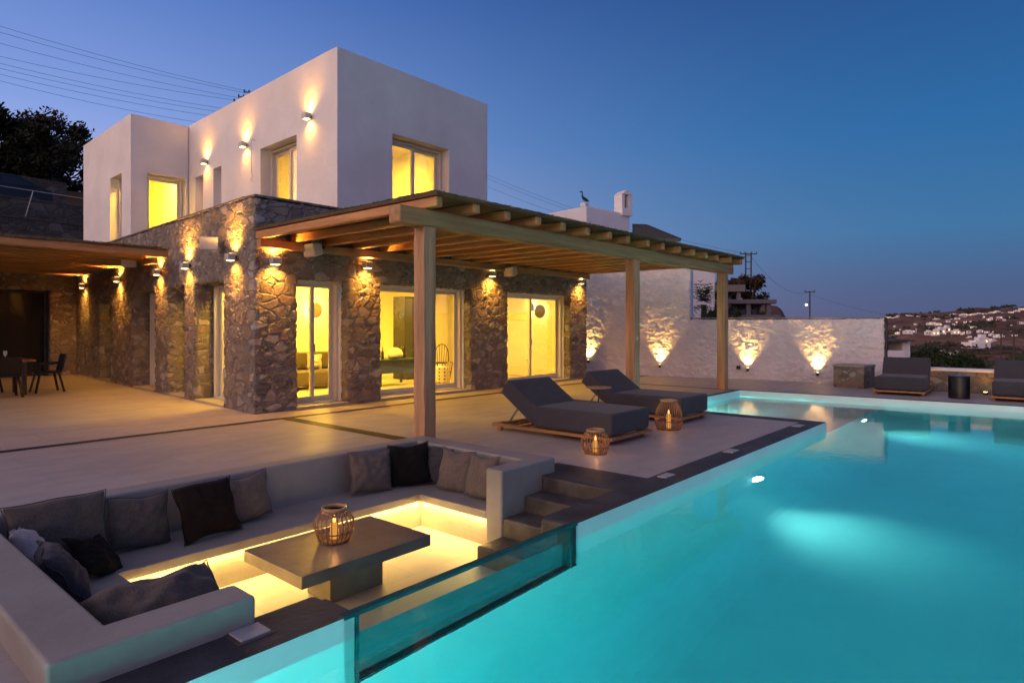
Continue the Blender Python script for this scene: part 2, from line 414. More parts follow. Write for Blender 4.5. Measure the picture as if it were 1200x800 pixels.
# pool basin
mb = MB(); region(mb, [-3, 2.05, 4.0, 10.78, PX1], [-7, 2.8], lambda x, y: True, -2.05, warp)
mb.cur = 1; region(mb, [10.78, PX1], [2.8, 5.72], lambda x, y: True, -.46, warp); mb.cur = 0
def vwall(x0, y0, x1, y1, z0, z1):
    a = warp(x0, y0); b = warp(x1, y1); mb.poly([(*a, z0), (*b, z0), (*b, z1), (*a, z1)])
vwall(-3, 2.8, 1.995, 2.8, -2.05, -.001); vwall(1.995, 2.8, 4.0, 2.8, -2.05, -.62); vwall(4.0, 2.8, 10.78, 2.8, -2.05, -.001)
cr_ = .75
for k in range(12):                                   # rounded cove where the wall meets the floor
    a0, a1 = R(90*k/12), R(90*(k+1)/12); f_ = lambda a: (2.799-cr_+cr_*math.sin(a), -2.049+cr_-cr_*math.cos(a))
    (ya, za), (yb, zb_) = f_(a0), f_(a1); mb.poly([(-3, ya, za), (15.05, ya, za), (15.05, yb, zb_), (-3, yb, zb_)])
vwall(10.78, 2.8, PX1, 2.8, -2.05, -.46); vwall(10.78, 2.8, 10.78, 5.72, -.46, -.001); vwall(10.78, 5.72, PX1, 5.72, -.46, -.001)
vwall(PX1, 5.72, PX1, 2.8, -.46, -.001); vwall(PX1, 2.8, PX1, -7, -2.05, -.001); vwall(PX1, -7, -3, -7, -2.05, -.001); vwall(-3, -7, -3, 2.8, -2.05, -.001)
struct('pool_basin', mb, ['pool_plaster', 'shelf_plaster'], smooth=False)
# water body (reaches a little into the basin walls so no gap shows)
mb = MB(); e = .03
o = lambda x, y, z: (*warp(x, y), z)
ring = [(-3-e, -7-e), (PX1+e, -7-e), (PX1+e, 5.72+e), (10.78-e, 5.72+e), (10.78-e, 2.83), (-3-e, 2.83)]
mb.poly([o(x, y, -.12) for x, y in ring]); mb.cur = 1; mb.poly([o(x, y, -2.1) for x, y in ring[::-1]])
for k in range(6):
    a, b = ring[k], ring[(k+1) % 6]; mb.poly([o(*a, -2.1), o(*b, -2.1), o(*b, -.12), o(*a, -.12)])
struct('pool_water', mb, ['water', 'water_side'], weld=True)
# pit floor
mb = MB(); mb.poly([(1.0, 2.86, -.62), (4.6, 2.86, -.62), (4.6, 4.3, -.62), (1.0, 4.3, -.62)])
mb.poly([(1.0, 4.3, -.62), (4.6, 4.3, -.62), (4.6, 5.3, -.62), (1.0, 5.3, -.62)])
struct('sunken_floor', mb, 'deck')
# dark inlay strips let into the deck
def strip(x0, x1, y0, y1, w=None):
    m_ = MB(); m_.poly([(x0, y0, .004), (x1, y0, .004), (x1, y1, .004), (x0, y1, .004)]); return struct('deck_inlay_strip', m_, 'inlay')
strip(-8, 18.15, 9.51, 9.68); strip(5.38, 5.60, 6.66, 9.51); strip(10.60, 10.76, 5.84, 9.51); strip(14.68, 14.84, 5.842, 9.51)
strip(6.1, 15.4, 10.25, 10.29)

# terrain
def sst(a, b, x): t = max(0, min(1, (x-a)/(b-a))); return t*t*(3-2*t)
def hterr(x, y):
    d = math.hypot(x, y); ang = math.degrees(math.atan2(y, x))
    n = noise.noise(Vector((x*.012, y*.012, 3.)))*2 + noise.noise(Vector((x*.003, y*.003, 7.)))*1.2
    base = -4.2
    val = base - 24*sst(18, 170, d)                                   # valley beyond the terrace
    far = 52*sst(250, 1500, d)*(1-.55*sst(9, 14, ang)*(1-sst(14.5, 18, ang))) 
    far += 12*math.exp(-((ang-1)/4.5)**2)*sst(700, 1500, d)
    east = val + far + n*sst(40, 400, d)*6
    # hill behind the villa
    hill = base + 9.4*sst(25, 31, d) + 3.3*sst(37.6, 40.2, d) + max(0, d-40)*.09
    mid = -1.0 + (9.6 - .5*abs(ang-23))*sst(60, 170, d) + n*sst(60, 200, d)
    w_left = sst(50, 66, ang); w_mid = sst(13.5, 18, ang)
    m_ = east*(1-w_mid)+mid*w_mid
    h = m_*(1-w_left)+hill*w_left
    if inr(x, y, -12, 19.5, -9, 25): h = min(h, -3.2)
    if x < -1 and y < 20: h = min(h, -3.2) if d < 60 else h
    return h
mb = MB(); rings = [4, 8, 12, 16, 20, 23, 26, 29, 32, 34, 36, 37.5, 39, 40.5, 42, 46, 54, 64, 78, 95, 120, 150, 190, 240, 300, 370, 450, 540, 640, 750, 870, 1000, 1130, 1270, 1420, 1600, 1900, 2400, 3200, 4600, 7000]
nA = 240; idx = {}
for ri, r_ in enumerate(rings):
    for a_ in range(nA):
        t = 2*math.pi*a_/nA; x, y = r_*math.cos(t)+4, r_*math.sin(t)+6
        z = hterr(x, y) if r_ < 1950 else hterr(x*1900/r_, y*1900/r_) - (r_-1900)*.02
        idx[(ri, a_)] = len(mb.v); mb.v.append((x, y, z))
mb.v.append((4, 6, -4.2)); ce = len(mb.v)-1
for a_ in range(nA):
    mb.f.append((ce, idx[(0, a_)], idx[(0, (a_+1) % nA)])); mb.mi.append(0)
    for ri in range(len(rings)-1):
        mb.f.append((idx[(ri, a_)], idx[(ri+1, a_)], idx[(ri+1, (a_+1) % nA)], idx[(ri, (a_+1) % nA)])); mb.mi.append(0)
def groundmat():
    m, nt, out = newmat('dry_hillside'); b = N(nt, 'ShaderNodeBsdfPrincipled'); L(nt, b.outputs[0], out.inputs[0])
    v = coords(nt)
    a = noise_(nt, v, .012, 8, .65); c = noise_(nt, coords(nt, (1, 1, 3)), .09, 7, .7)
    f = math_(nt, 'MULTIPLY_ADD', a, .5, math_(nt, 'MULTIPLY', c, .5))
    r = ramp(nt, f, [(.38, (.035, .032, .02)), (.45, (.12, .062, .04)), (.53, (.20, .105, .068)), (.62, (.30, .18, .12))])
    vo = N(nt, 'ShaderNodeTexVoronoi', feature='DISTANCE_TO_EDGE', Scale=.022)
    L(nt, coords(nt, (1, 1.6, 1), (0, 0, .5)), vo.inputs['Vector'])
    edge = ramp(nt, vo.outputs['Distance'], [(.015, 1.), (.03, 0.)]).outputs[0]
    cc = mixc(nt, math_(nt, 'MULTIPLY', edge, .5), r.outputs[0], (.05, .04, .03))
    L(nt, cc, b.inputs['Base Color']); b.inputs['Roughness'].default_value = .95; b.inputs['Specular IOR Level'].default_value = .1
    return m
M['ground'] = groundmat()
struct('ground', mb, 'ground', smooth=True)

# ------------------------------------------------------------------ villa
villa = empty('villa', (5.4, 10.4, 0), 0, 'two storey villa of rubble stone below and smooth white plaster blocks above with glowing windows', 'house')
INV = Matrix.Translation((-5.4, -10.4, 0))
def vpart(mb, name, mat, parent=None, **kw):
    """build in world coordinates, parented to the villa without moving"""
    o = mb.build(name, mat, **kw); p = parent or villa
    o.parent = p; o.matrix_parent_inverse = INV; return o
def vsub(mb, name, mat, par, **kw):
    o = mb.build(name, mat, **kw); o.parent = par; return o
# ground storey, front
TF = lambda p: (p[0], 10.4+p[1], p[2])
doors = [(6.17, 7.26), (8.02, 10.62), (11.91, 14.57)]
DZ = 2.36
mb = MB(); wall_grid(mb, (5.4, 15.37), (0, 3.68), [(a, b, -1, DZ) for a, b in doors], TF, .42, .04); vpart(mb, 'stone_wall', 'stone', smooth=True)
# ground storey, left wing (runs back at a slight skew)
kx = .064; ln = math.hypot(1, kx); LX, LY = kx/ln, 1/ln
TL = lambda p: (5.427+p[0]*LX+p[1]*LY, 10.821+p[0]*LY-p[1]*LX, p[2])
sY = lambda y: (y-10.821)*ln
lop = [(sY(11.70), sY(13.14)), (sY(13.76), sY(14.76)), (sY(15.6), sY(17.2)), (sY(19.2), sY(20.45))]
TLr = lambda p: TL((p[0], p[1], p[2]))
mb = MB(); wall_grid(mb, (0, sY(23.1)), (0, 3.7), [(a, b, -1, 2.34) for a, b in lop], TLr, .55, .055)
for i, f in enumerate(mb.f): mb.f[i] = f[::-1]
vpart(mb, 'stone_wall', 'stone', smooth=True)
# end wall across the dining terrace
TB = lambda p: (p[0], 23.1+p[1], p[2])
mb = MB(); wall_grid(mb, (-4, 6.6), (0, 3.7), [(1.2, 5.55, -1, 2.58)], TB, .4, .08); vpart(mb, 'stone_wall', 'stone', smooth=True)
mb = MB(); mb.box(1.2, 5.55, 23.48, 23.52, 0, 2.6); vpart(mb, 'dark_screen', 'screen_dark')
mb = MB(); mb.box(5.45, 5.548, 23.3, 23.42, .002, 2.575); mb.box(1.2, 5.45, 23.3, 23.42, 2.5, 2.577); vpart(mb, 'screen_frame', 'metal_dark', bevel=.005)
# terrace cap on the stone parapets
mb = MB(); mb.box(5.38, 15.39, 10.385, 10.83, 3.70, 3.745); vpart(mb, 'parapet_cap', 'stone_plain', bevel=.012)
mb = MB(); mb.hexa([TL(p) for p in ((0.02, -.02, 3.72), (sY(23.1), -.02, 3.72), (sY(23.1), .57, 3.72), (.02, .57, 3.72), (.02, -.02, 3.765), (sY(23.1), -.02, 3.765), (sY(23.1), .57, 3.765), (.02, .57, 3.765))]); vpart(mb, 'parapet_cap', 'stone_plain', bevel=.012, fix=True)
mb = MB(); mb.box(6.3, 15.3, 10.83, 22.9, 3.28, 3.4); vpart(mb, 'roof_terrace', 'bench_concrete')
mb = MB(); mb.box(15.0, 15.35, 10.83, 22.9, 0, 3.6); mb.box(6.9, 15.0, 22.6, 22.9, 0, 3.26); vpart(mb, 'rear_wall', 'plaster')
# rooms of the ground storey
mb = MB(); mb.box(6.02, 15.0, 10.83, 22.6, .0, .02); vpart(mb, 'room_floor', 'deck')
mb = MB(); mb.box(6.3, 15.0, 10.83, 22.6, 2.95, 3.0); vpart(mb, 'room_ceiling', 'plaster_in')
mb = MB(); mb.box(6.28, 15.0, 15.6, 15.7, .02, 2.95); mb.box(14.9, 15.0, 10.83, 15.6, .02, 2.95)
mb.box(6.05, 6.12, 10.83, 11.6, .02, 2.95)
vpart(mb, 'interior_wall', 'plaster_in')

def sliding_door(name, parent, T, w, h, leaves, fw=.075, handle=True, sill=True, dark=False, inv=True):
    """T maps (s, t, z) to world; s across the opening, t inward."""
    mb = MB()
    bx = lambda m_, s0, s1, t0, t1, z0, z1: m_.hexa([T(p) for p in ((s0, t0, z0), (s1, t0, z0), (s1, t1, z0), (s0, t1, z0), (s0, t0, z1), (s1, t0, z1), (s1, t1, z1), (s0, t1, z1))])
    of = .055
    bx(mb, 0, of, -.06, .10, 0, h); bx(mb, w-of, w, -.06, .10, 0, h); bx(mb, of, w-of, -.06, .10, h-of, h); bx(mb, of, w-of, -.06, .10, 0, .03)
    fr = vpart(mb, name, 'frame', parent, bevel=.006, fix=True)
    lw = (w-2*of)/len(leaves)
    for i, (k, off) in enumerate(zip(range(len(leaves)), leaves)):
        s0 = of+i*lw-(.03 if i else 0); s1 = of+(i+1)*lw+(.03 if i < len(leaves)-1 else 0); t0 = .0+off; t1 = t0+.045
        lf = MB(); bx(lf, s0, s0+fw, t0, t1, .032, h-of-.002); bx(lf, s1-fw, s1, t0, t1, .032, h-of-.002)
        bx(lf, s0+fw, s1-fw, t0, t1, .032, .032+fw+.03); bx(lf, s0+fw, s1-fw, t0, t1, h-of-fw, h-of-.002)
        vsub(lf, 'sash', 'frame', fr, bevel=.005, fix=True)
        g = MB(); bx(g, s0+fw-.004, s1-fw+.004, t0+.02, t0+.026, .1, h-of-fw+.004); vsub(g, 'pane', 'glass', fr, fix=True)
    if handle:
        hd = MB(); c = of+lw+.02; bx(hd, c-.01, c+.012, -.035, -.02, .98, 1.12); bx(hd, c-.006, c+.008, -.02, .0, .985, 1.0); vsub(hd, 'handle', 'steel', fr, fix=True)
    return fr
for n, (a, b) in enumerate(doors):
    wi = b-a-.06; a2 = a+.02
    TD = lambda p, a2=a2: (a2+p[0], 10.72+p[1], .045+p[2])
    sliding_door('glass_door', None, TD, wi, DZ-.05, (0, .05))
    mb = MB(); mb.box(a-.0, b+.0, 10.36, 10.82, .0, .05); vpart(mb, 'door_sill', 'deck', bevel=.006)
    # plaster reveal around each opening
    mb = MB(); mb.box(b-.035, b+.05, 10.6, 10.8, .05, DZ-.002); mb.box(a-.05, a+.018, 10.6, 10.8, .05, DZ-.002); mb.box(a+.018, b-.035, 10.6, 10.8, DZ-.032, DZ+.02); vpart(mb, 'reveal', 'plaster')
for n, (a, b) in enumerate(lop):
    TD = lambda p, a=a: TL((a+.02+p[0], .40+p[1], .04+p[2]))
    sliding_door('glass_door', None, TD, b-a-.04, 2.28, (0, .05) if b-a > 1.1 else (0,), handle=False)
    mb = MB(); mb.hexa([TL(p) for p in ((a, -.03, 0), (b, -.03, 0), (b, .52, 0), (a, .52, 0), (a, -.03, .045), (b, -.03, .045), (b, .52, .045), (a, .52, .045))]); vpart(mb, 'door_sill', 'deck', fix=True)

# upper storey, main block
ZT = 7.2
TU = lambda p: (7.56+p[0], 11.2+p[1], p[2])
mb = MB(); wall_grid(mb, (0, 4.5), (3.4, ZT), [(1.43, 3.13, 3.3, 5.74)], TU, .42, .5); vpart(mb, 'white_wall', 'plaster', bevel=.02)
ku = .035; lu = math.hypot(1, ku); UX, UY = ku/lu, 1/lu
TUL = lambda p: (7.56+p[0]*UX+p[1]*UY, 11.2+p[0]*UY-p[1]*UX, p[2])
su = lambda y: (y-11.2)*lu
nic = [(su(12.83), su(14.54), 3.3, 5.73), (su(16.72), su(17.22), 3.3, 5.7), (su(17.9), su(18.42), 3.3, 5.66)]
mb = MB(); wall_grid(mb, (.42, su(22.5)), (3.4, ZT), nic, TUL, .42, .6)
for i, f in enumerate(mb.f): mb.f[i] = f[::-1]
vpart(mb, 'white_wall', 'plaster')
mb = MB(); mb.box(11.64, 12.06, 11.62, 22.0, 3.4, ZT); mb.box(8.3, 11.64, 21.6, 22.0, 3.4, ZT); vpart(mb, 'white_wall', 'plaster')
mb = MB(); mb.box(8.1, 11.64, 11.62, 21.6, 6.3, 6.5); vpart(mb, 'roof', 'plaster_in')
mb = MB(); mb.box(8.1, 11.64, 15.8, 15.9, 3.4, 6.3); vpart(mb, 'interior_wall', 'plaster_in')
mb = MB(); mb.box(8.15, 8.22, 16.2, 19, 3.4, 6.3); vpart(mb, 'niche_back', 'plaster')
TD = lambda p: (8.99+.02+p[0], 11.2+.30+p[1], 3.42+p[2]); sliding_door('window', None, TD, 1.66, 2.30, (0, .05), handle=False)
TD = lambda p: TUL((nic[0][0]+.02+p[0], .30+p[1], 3.42+p[2])); sliding_door('window', None, TD, nic[0][1]-nic[0][0]-.04, 2.29, (0, .05), handle=False)
# second block, standing forward of the main one at the far end
T2 = lambda p: (6.33+p[0], 18.9+p[1], p[2])
mb = MB(); wall_grid(mb, (0, 1.48), (3.4, ZT-.02), [(.40, 1.43, 3.3, 5.68)], T2, .4, .5); vpart(mb, 'white_wall', 'plaster')
T2L = lambda p: (6.33+p[0]*UX+p[1]*UY, 18.9+p[0]*UY-p[1]*UX, p[2])
s2 = lambda y: (y-18.9)*lu
mb = MB(); wall_grid(mb, (.4, s2(23.4)), (3.4, ZT-.02), [(s2(19.66), s2(20.69), 3.3, 5.72)], T2L, .4, .6)
for i, f in enumerate(mb.f): mb.f[i] = f[::-1]
vpart(mb, 'white_wall', 'plaster')
mb = MB(); mb.box(6.8, 8.4, 19.3, 23.0, 6.3, 6.45); vpart(mb, 'roof', 'plaster_in')
mb = MB(); mb.box(7.9, 8.0, 19.3, 23.0, 3.4, 6.3); mb.box(6.8, 7.9, 21.9, 22.0, 3.4, 6.3); vpart(mb, 'interior_wall', 'plaster_in')
TD = lambda p: (6.73+.02+p[0], 18.9+.26+p[1], 3.42+p[2]); sliding_door('window', None, TD, .99, 2.24, (0,), handle=False)
TD = lambda p: T2L((s2(19.66)+.02+p[0], .28+p[1], 3.42+p[2])); sliding_door('window', None, TD, .99, 2.28, (0,), handle=False)
# low white block seen behind the main one
mb = MB(); mb.box(12.3, 13.9, 13.0, 16.5, 3.4, 6.0); vpart(mb, 'white_wall', 'plaster', bevel=.02)
# overflow pipe
mb = MB(); p0 = Vector((7.66, 14.8, 5.98)); mb.tube([p0+Vector((.05, 0, .0)), p0+Vector((-.05, 0, .02)), p0+Vector((-.06, .03, -.05)), p0+Vector((-.05, .03, -.8)), p0+Vector((-.05, -.02, -.86)), p0+Vector((-.05, .05, -.93)), p0+Vector((-.05, .0, -1.0))], .009, 6); vpart(mb, 'overflow_cable', 'metal_light', smooth=True)

# interior lights (fixtures on the ceilings)
def ceiling_lamp(x, y, z, label, power, r=.14, col=(1, .56, .04)):
    t = empty('ceiling_lamp', (x, y, z), 0, label, 'ceiling lamp', 'ceiling lamps inside the villa')
    mb = MB(); mb.lathe([(r, 0), (r, -.04), (r*.95, -.05)], 20); mb.build('housing', 'metal_light', t, smooth=False)
    mb = MB(); mb.lathe([(r*.9, -.052), (r*.6, -.06), (0.0, -.062)], 20); mb.build('diffuser', 'lit_room', t)
    light('lamp_light', 'AREA', (0, 0, -.08), power, col, t, shape='DISK', size=.5); return t
ceiling_lamp(6.75, 12.2, 2.94, 'round ceiling lamp in the room behind the narrow glass door', 270)
ceiling_lamp(8.7, 12.2, 2.94, 'round ceiling lamp in the room behind the middle glass door', 210)
ceiling_lamp(9.6, 14.8, 2.94, 'round ceiling lamp at the back of the room behind the middle glass door', 230)
ceiling_lamp(12.5, 12.1, 2.94, 'round ceiling lamp in the room behind the widest glass door', 360)
ceiling_lamp(9.2, 17.5, 2.94, 'round ceiling lamp in the room of the left wing', 220)
ceiling_lamp(9.9, 13.6, 6.28, 'round ceiling lamp in the upper room behind the front window', 300)
ceiling_lamp(7.3, 19.75, 6.28, 'round ceiling lamp in the upper room of the far white block', 260, .1)

# ------------------------------------------------------------------ sconces
WARM = (1, .42, .05)
def make_sconce(power):
    t = empty('wall_sconce', (0, 0, 0))
    mb = MB(); mb.box(-.085, .085, -.145, -.015, -.06, .06); mb.build('housing', 'metal_light', t, bevel=.006)
    mb = MB(); mb.box(-.04, .04, -.0149, .02, -.035, .035); mb.build('bracket', 'metal_dark', t)
    for s in (-1, 1):
        mb = MB(); mb.box(-.06, .06, -.12, -.03, s*.0615-.0015, s*.0615+.0015); mb.build('lens', 'lens_warm', t)
    light('sconce_up_light', 'SPOT', (0, -.085, .068), power*2.2, WARM, t, (R(180), 0, 0), spot_size=R(148), spot_blend=1., shadow_soft_size=.02)
    light('sconce_down_light', 'SPOT', (0, -.085, -.068), power, WARM, t, (0, 0, 0), spot_size=R(148), spot_blend=1., shadow_soft_size=.02)
    return t
G1 = 'square up and down wall sconces on the villa'
RZL = -math.pi/2 - math.atan(kx)
sc0 = make_sconce(118.)
tag(sc0, 'square wall sconce on the stone pier between the corner and the narrow glass door', 'wall sconce', G1); sc0.location = (5.71, 10.37, 2.62)
for (x, y, z, rz, lab) in [
    (7.64, 10.37, 2.69, 0, 'square wall sconce on the stone pier right of the narrow glass door'),
    (11.25, 10.37, 2.74, 0, 'square wall sconce on the stone pier left of the widest glass door'),
    (14.97, 10.37, 2.75, 0, 'square wall sconce at the far right end of the stone front under the pergola'),
    (5.41, 11.16, 2.72, RZL, 'square wall sconce on the stone corner pier, outer face on the left wing'),
    (5.57, 13.45, 2.72, RZL, 'square wall sconce on the slim stone pier beside the open bay of the left wing'),
    (5.68, 15.2, 2.69, RZL, 'square wall sconce just in front of the left pergola edge'),
    (5.87, 18.3, 2.69, RZL, 'square wall sconce on the broad pier under the left pergola'),
    (6.10, 21.9, 2.68, RZL, 'square wall sconce deepest under the left pergola near the dark opening')]:
    clone(sc0, (x, y, z), rz, lab)
scu = make_sconce(44.)
tag(scu, 'white up and down sconce on the upper white wall nearest the corner', 'wall sconce', G1); scu.location = (7.575, 12.24, 5.98); scu.rotation_euler = (0, 0, -math.pi/2-math.atan(ku))
clone(scu, (7.675, 15.26, 5.95), None, 'white sconce in the middle of the upper white wall beside the hanging cable')
clone(scu, (7.76, 17.61, 5.94), None, 'white up and down sconce on the upper white wall between the two narrow niches')

# ------------------------------------------------------------------ loudspeakers
def make_speaker():
    t = empty('loudspeaker')
    mb = MB(); mb.hexa([(-.16, -.10, -.12), (.16, -.10, -.12), (.11, .12, -.10), (-.11, .12, -.10), (-.16, -.10, .12), (.16, -.10, .12), (.11, .12, .10), (-.11, .12, .10)])
    mb.build('cabinet', 'frame', t, bevel=.02, fix=True)
    mb = MB(); mb.box(-.145, .145, -.112, -.101, -.105, .105); mb.build('grille', 'frame', t, bevel=.008)
    mb = MB(); mb.tube([(0, .12, 0), (0, .26, .02)], .022, 8); mb.build('bracket', 'metal_dark', t); return t
sp = make_speaker(); G2 = 'outdoor loudspeakers on the stone walls'
tag(sp, 'pale box loudspeaker hung under the pergola above the narrow glass door', 'loudspeaker', G2)
def spk(o, loc, rz, tilt): o.location = loc; o.rotation_euler = (R(tilt), 0, rz)
spk(sp, (6.35, 10.14, 2.86), R(-84), 12)
for loc, rz, lab in [((11.75, 10.14, 2.83), R(-84), 'pale box loudspeaker under the pergola above the left edge of the widest glass door'),
                     ((5.25, 11.80, 3.02), R(-28), 'pale box loudspeaker lit yellow high on the left wing stone wall near the corner'),
                     ((5.5, 16.5, 3.0), R(-30), 'pale box loudspeaker lit yellow tucked at the edge of the left pergola')]:
    c = clone(sp, loc, 0, lab); spk(c, loc, rz, 14)

# ------------------------------------------------------------------ pergolas
def pergola_front():
    t = empty('pergola', (10, 6.15, 0), 0, 'long pine pergola with reed roof on three square posts before the glass doors', 'pergola')
    def P(mb, name, mat, **kw):
        o = mb.build(name, mat, **kw); o.parent = t; o.matrix_parent_inverse = Matrix.Translation((-10, -6.15, 0)); return o
    for x in (5.45, 10.64, 14.85):
        mb = MB()
        n = 12; w = .10
        for k in range(n):
            z0 = .0+2.75*k/n; z1 = 2.75*(k+1)/n
            j0 = .006*math.sin(k*1.7+x); j1 = .006*math.sin((k+1)*1.7+x)
            mb.v += [(x-w+j0, 6.15-w, z0), (x+w+j0, 6.15-w, z0), (x+w+j0, 6.15+w, z0), (x-w+j0, 6.15+w, z0)]
            if k == n-1: mb.v += [(x-w+j1, 6.15-w, z1), (x+w+j1, 6.15-w, z1), (x+w+j1, 6.15+w, z1), (x-w+j1, 6.15+w, z1)]
            b = 4*k
            for q in range(4): mb.f.append((b+q, b+(q+1) % 4, b+4+(q+1) % 4, b+4+q)); mb.mi.append(0)
        P(mb, 'post', 'wood_z', bevel=.012)
    mb = MB(); mb.box(4.95, 15.28, 6.04, 6.26, 2.752, 2.975); P(mb, 'beam', 'wood_x', bevel=.03)
    mb = MB(); mb.box(5.40, 15.3, 10.22, 10.36, 2.83, 2.972); P(mb, 'wall_plate', 'wood_x', bevel=.012)
    xs = [5.43]+[5.43+(15.25-5.43)*k/15 for k in range(1, 16)]
    for k, x in enumerate(xs):
        y0 = 5.86+random.uniform(-.03, .03); w = .055 if k == 0 else .065
        mb = MB(); mb.box(x-w, x+w, y0, 10.36, 2.977, 3.11); P(mb, 'rafter', 'wood_y', bevel=.022)
    mb = MB()
    nb = 34; y0 = 5.80; step = (10.36-y0)/nb
    for k in range(nb): mb.box(5.34, 15.33, y0+k*step+.006, y0+(k+1)*step-.006, 3.113, 3.128)
    P(mb, 'roof_boards', 'roof_board')
    mb = MB(); mb.box(5.33, 15.34, 5.79, 10.37, 3.13, 3.155)
    P(mb, 'reed_mat', 'reed')
    mb = MB()
    for k in range(190):
        y = 5.82+k*(4.5/190); l = random.uniform(.0, .035); mb.tube([(5.33-l, y, 3.155+random.uniform(0, .008)), (5.6, y, 3.158)], .007, 5)
    for k in range(300):
        x = 5.34+k*(9.98/300); 
        mb.tube([(x, 5.79-random.uniform(0, .02), 3.15+random.uniform(0, .012)), (x+random.uniform(-.01, .01), 5.95, 3.157)], .006, 4)
    r_ = P(mb, 'reed_ends', 'reed')
pergola_front()
def pergola_left():
    t = empty('pergola', (2, 15, 0), 0, 'dark timber pergola over the dining terrace at the left edge of the photo', 'pergola')
    def P(mb, name, mat, **kw):
        o = mb.build(name, mat, **kw); o.parent = t; o.matrix_parent_inverse = Matrix.Translation((-2, -15, 0)); return o
    mb = MB(); mb.box(-4, 5.66, 14.80, 14.90, 3.0, 3.15); P(mb, 'fascia', 'wood_x', bevel=.012)
    for y in [15.5+k*.62 for k in range(12)]:
        mb = MB(); mb.box(-4, 5.70+.064*(y-15.5), y-.05, y+.05, 3.0, 3.14); P(mb, 'rafter', 'wood_x', bevel=.012)
    mb = MB(); mb.box(-3.0, -2.8, 14.9, 23.0, 2.78, 2.99); P(mb, 'beam', 'wood_y', bevel=.015)
    mb = MB(); mb.box(5.40, 5.52, 14.91, 15.5, 2.86, 2.99); P(mb, 'wall_plate', 'wood_y', bevel=.01)
    mb = MB(); mb.box(1.0, 1.14, 14.9, 23.0, 2.88, 2.995); P(mb, 'beam', 'wood_y', bevel=.01)
    for y in (15.0, 22.8):
        mb = MB(); mb.box(-3.0, -2.8, y-.1, y+.1, 0, 2.78); P(mb, 'post', 'wood_z', bevel=.012)
    mb = MB(); nb = 46
    for k in range(nb):
        x0 = -4+k*.22; x1 = min(x0+.205, 5.95)
        mb.box(x0, x1, 14.78, 23.05 if x0 < 5.5 else 15.0, 3.152, 3.17)
    P(mb, 'roof_boards', 'roof_board')
    mb = MB(); mb.hexa([(-4, 14.77, 3.172), (5.66, 14.77, 3.172), (6.15, 23.06, 3.172), (-4, 23.06, 3.172), (-4, 14.77, 3.2), (5.66, 14.77, 3.2), (6.15, 23.06, 3.2), (-4, 23.06, 3.2)]); P(mb, 'reed_mat', 'reed')
    mb = MB()
    for k in range(260):
        x = -2+k*(7.6/260); mb.tube([(x, 14.77-random.uniform(0, .03), 3.195+random.uniform(0, .02)), (x+.01, 15.0, 3.203)], .009, 4)
    P(mb, 'reed_ends', 'reed')
pergola_left()

# ------------------------------------------------------------------ sunken bench, steps, glass
bench = empty('sunken_bench', (3, 5.5, -.62), 0, 'built-in grey plaster bench wrapping three sides of the sunken lounge with glowing strip light', 'built-in bench')
def BP(mb, name, mat, **kw):
    o = mb.build(name, mat, **kw); o.parent = bench; o.matrix_parent_inverse = Matrix.Translation((-3, -5.5, .62)); return o
def lpoly(mb, ring, z0, z1):
    mb.poly([(x, y, z1) for x, y in ring]); mb.poly([(x, y, z0) for x, y in ring[::-1]])
    for k in range(len(ring)):
        a, b = ring[k], ring[(k+1) % len(ring)]; mb.poly([(*a, z0), (*b, z0), (*b, z1), (*a, z1)])
mb = MB(); lpoly(mb, [(.72, 3.07), (1.60, 3.07), (1.60, 3.3), (1.0, 3.3), (1.0, 5.77), (5.0, 5.77), (5.0, 4.17), (4.46, 4.17), (4.46, 3.96), (5.29, 3.96), (5.29, 6.0), (.72, 6.0)], -.7, .15)
BP(mb, 'backrest_wall', 'bench_concrete', weld=True, bevel=.022, seg=3)
mb = MB(); lpoly(mb, [(.99, 3.29), (1.63, 3.29), (1.63, 5.11), (4.462, 5.11), (4.462, 4.165), (5.01, 4.165), (5.01, 5.78), (.99, 5.78)], -.335, -.26)
BP(mb, 'seat', 'bench_concrete', weld=True, bevel=.008)
mb = MB(); lpoly(mb, [(.99, 3.28), (1.56, 3.28), (1.56, 5.18), (4.53, 5.18), (4.53, 4.16), (5.01, 4.16), (5.01, 5.79), (.99, 5.79)], -.63, -.336)
BP(mb, 'base', 'bench_concrete', weld=True)
LED = (1, .60, .13)
def led(x0, y0, x1, y1, nx, ny):
    """strip under the seat lip; (nx, ny) points into the pit"""
    mb = MB(); cx, cy = (x0+x1)/2, (y0+y1)/2; ln_ = math.hypot(x1-x0, y1-y0)
    if abs(x1-x0) > abs(y1-y0): mb.box(x0, x1, cy-.008, cy+.008, -.348, -.3365)
    else: mb.box(cx-.008, cx+.008, y0, y1, -.348, -.3365)
    s_ = BP(mb, 'light_strip', 'led')
    l = light('strip_light', 'AREA', (cx+nx*.005, cy+ny*.005, -.352), 40*ln_/3, LED, None, (0, 0, 0 if abs(x1-x0) > abs(y1-y0) else math.pi/2), shape='RECTANGLE', size=ln_, size_y=.02)
    l.parent = s_; l.matrix_parent_inverse = Matrix()
    # tilt a little into the pit
    l.rotation_euler = (R(22)*(-ny), R(22)*(nx)*-1, 0) if abs(x1-x0) > abs(y1-y0) else (0, R(-22)*nx, math.pi/2) 
    if abs(x1-x0) <= abs(y1-y0):
        l.rotation_euler = (0, 0, 0); l.data.size = .02; l.data.size_y = ln_; l.rotation_euler = (0, R(22)*(-nx), 0)
    else: l.rotation_euler = (R(22)*ny, 0, 0)
led(1.62, 5.16, 4.5, 5.16, 0, -1); led(4.51, 4.2, 4.51, 5.14, -1, 0); led(1.58, 3.35, 1.58, 5.14, 1, 0)

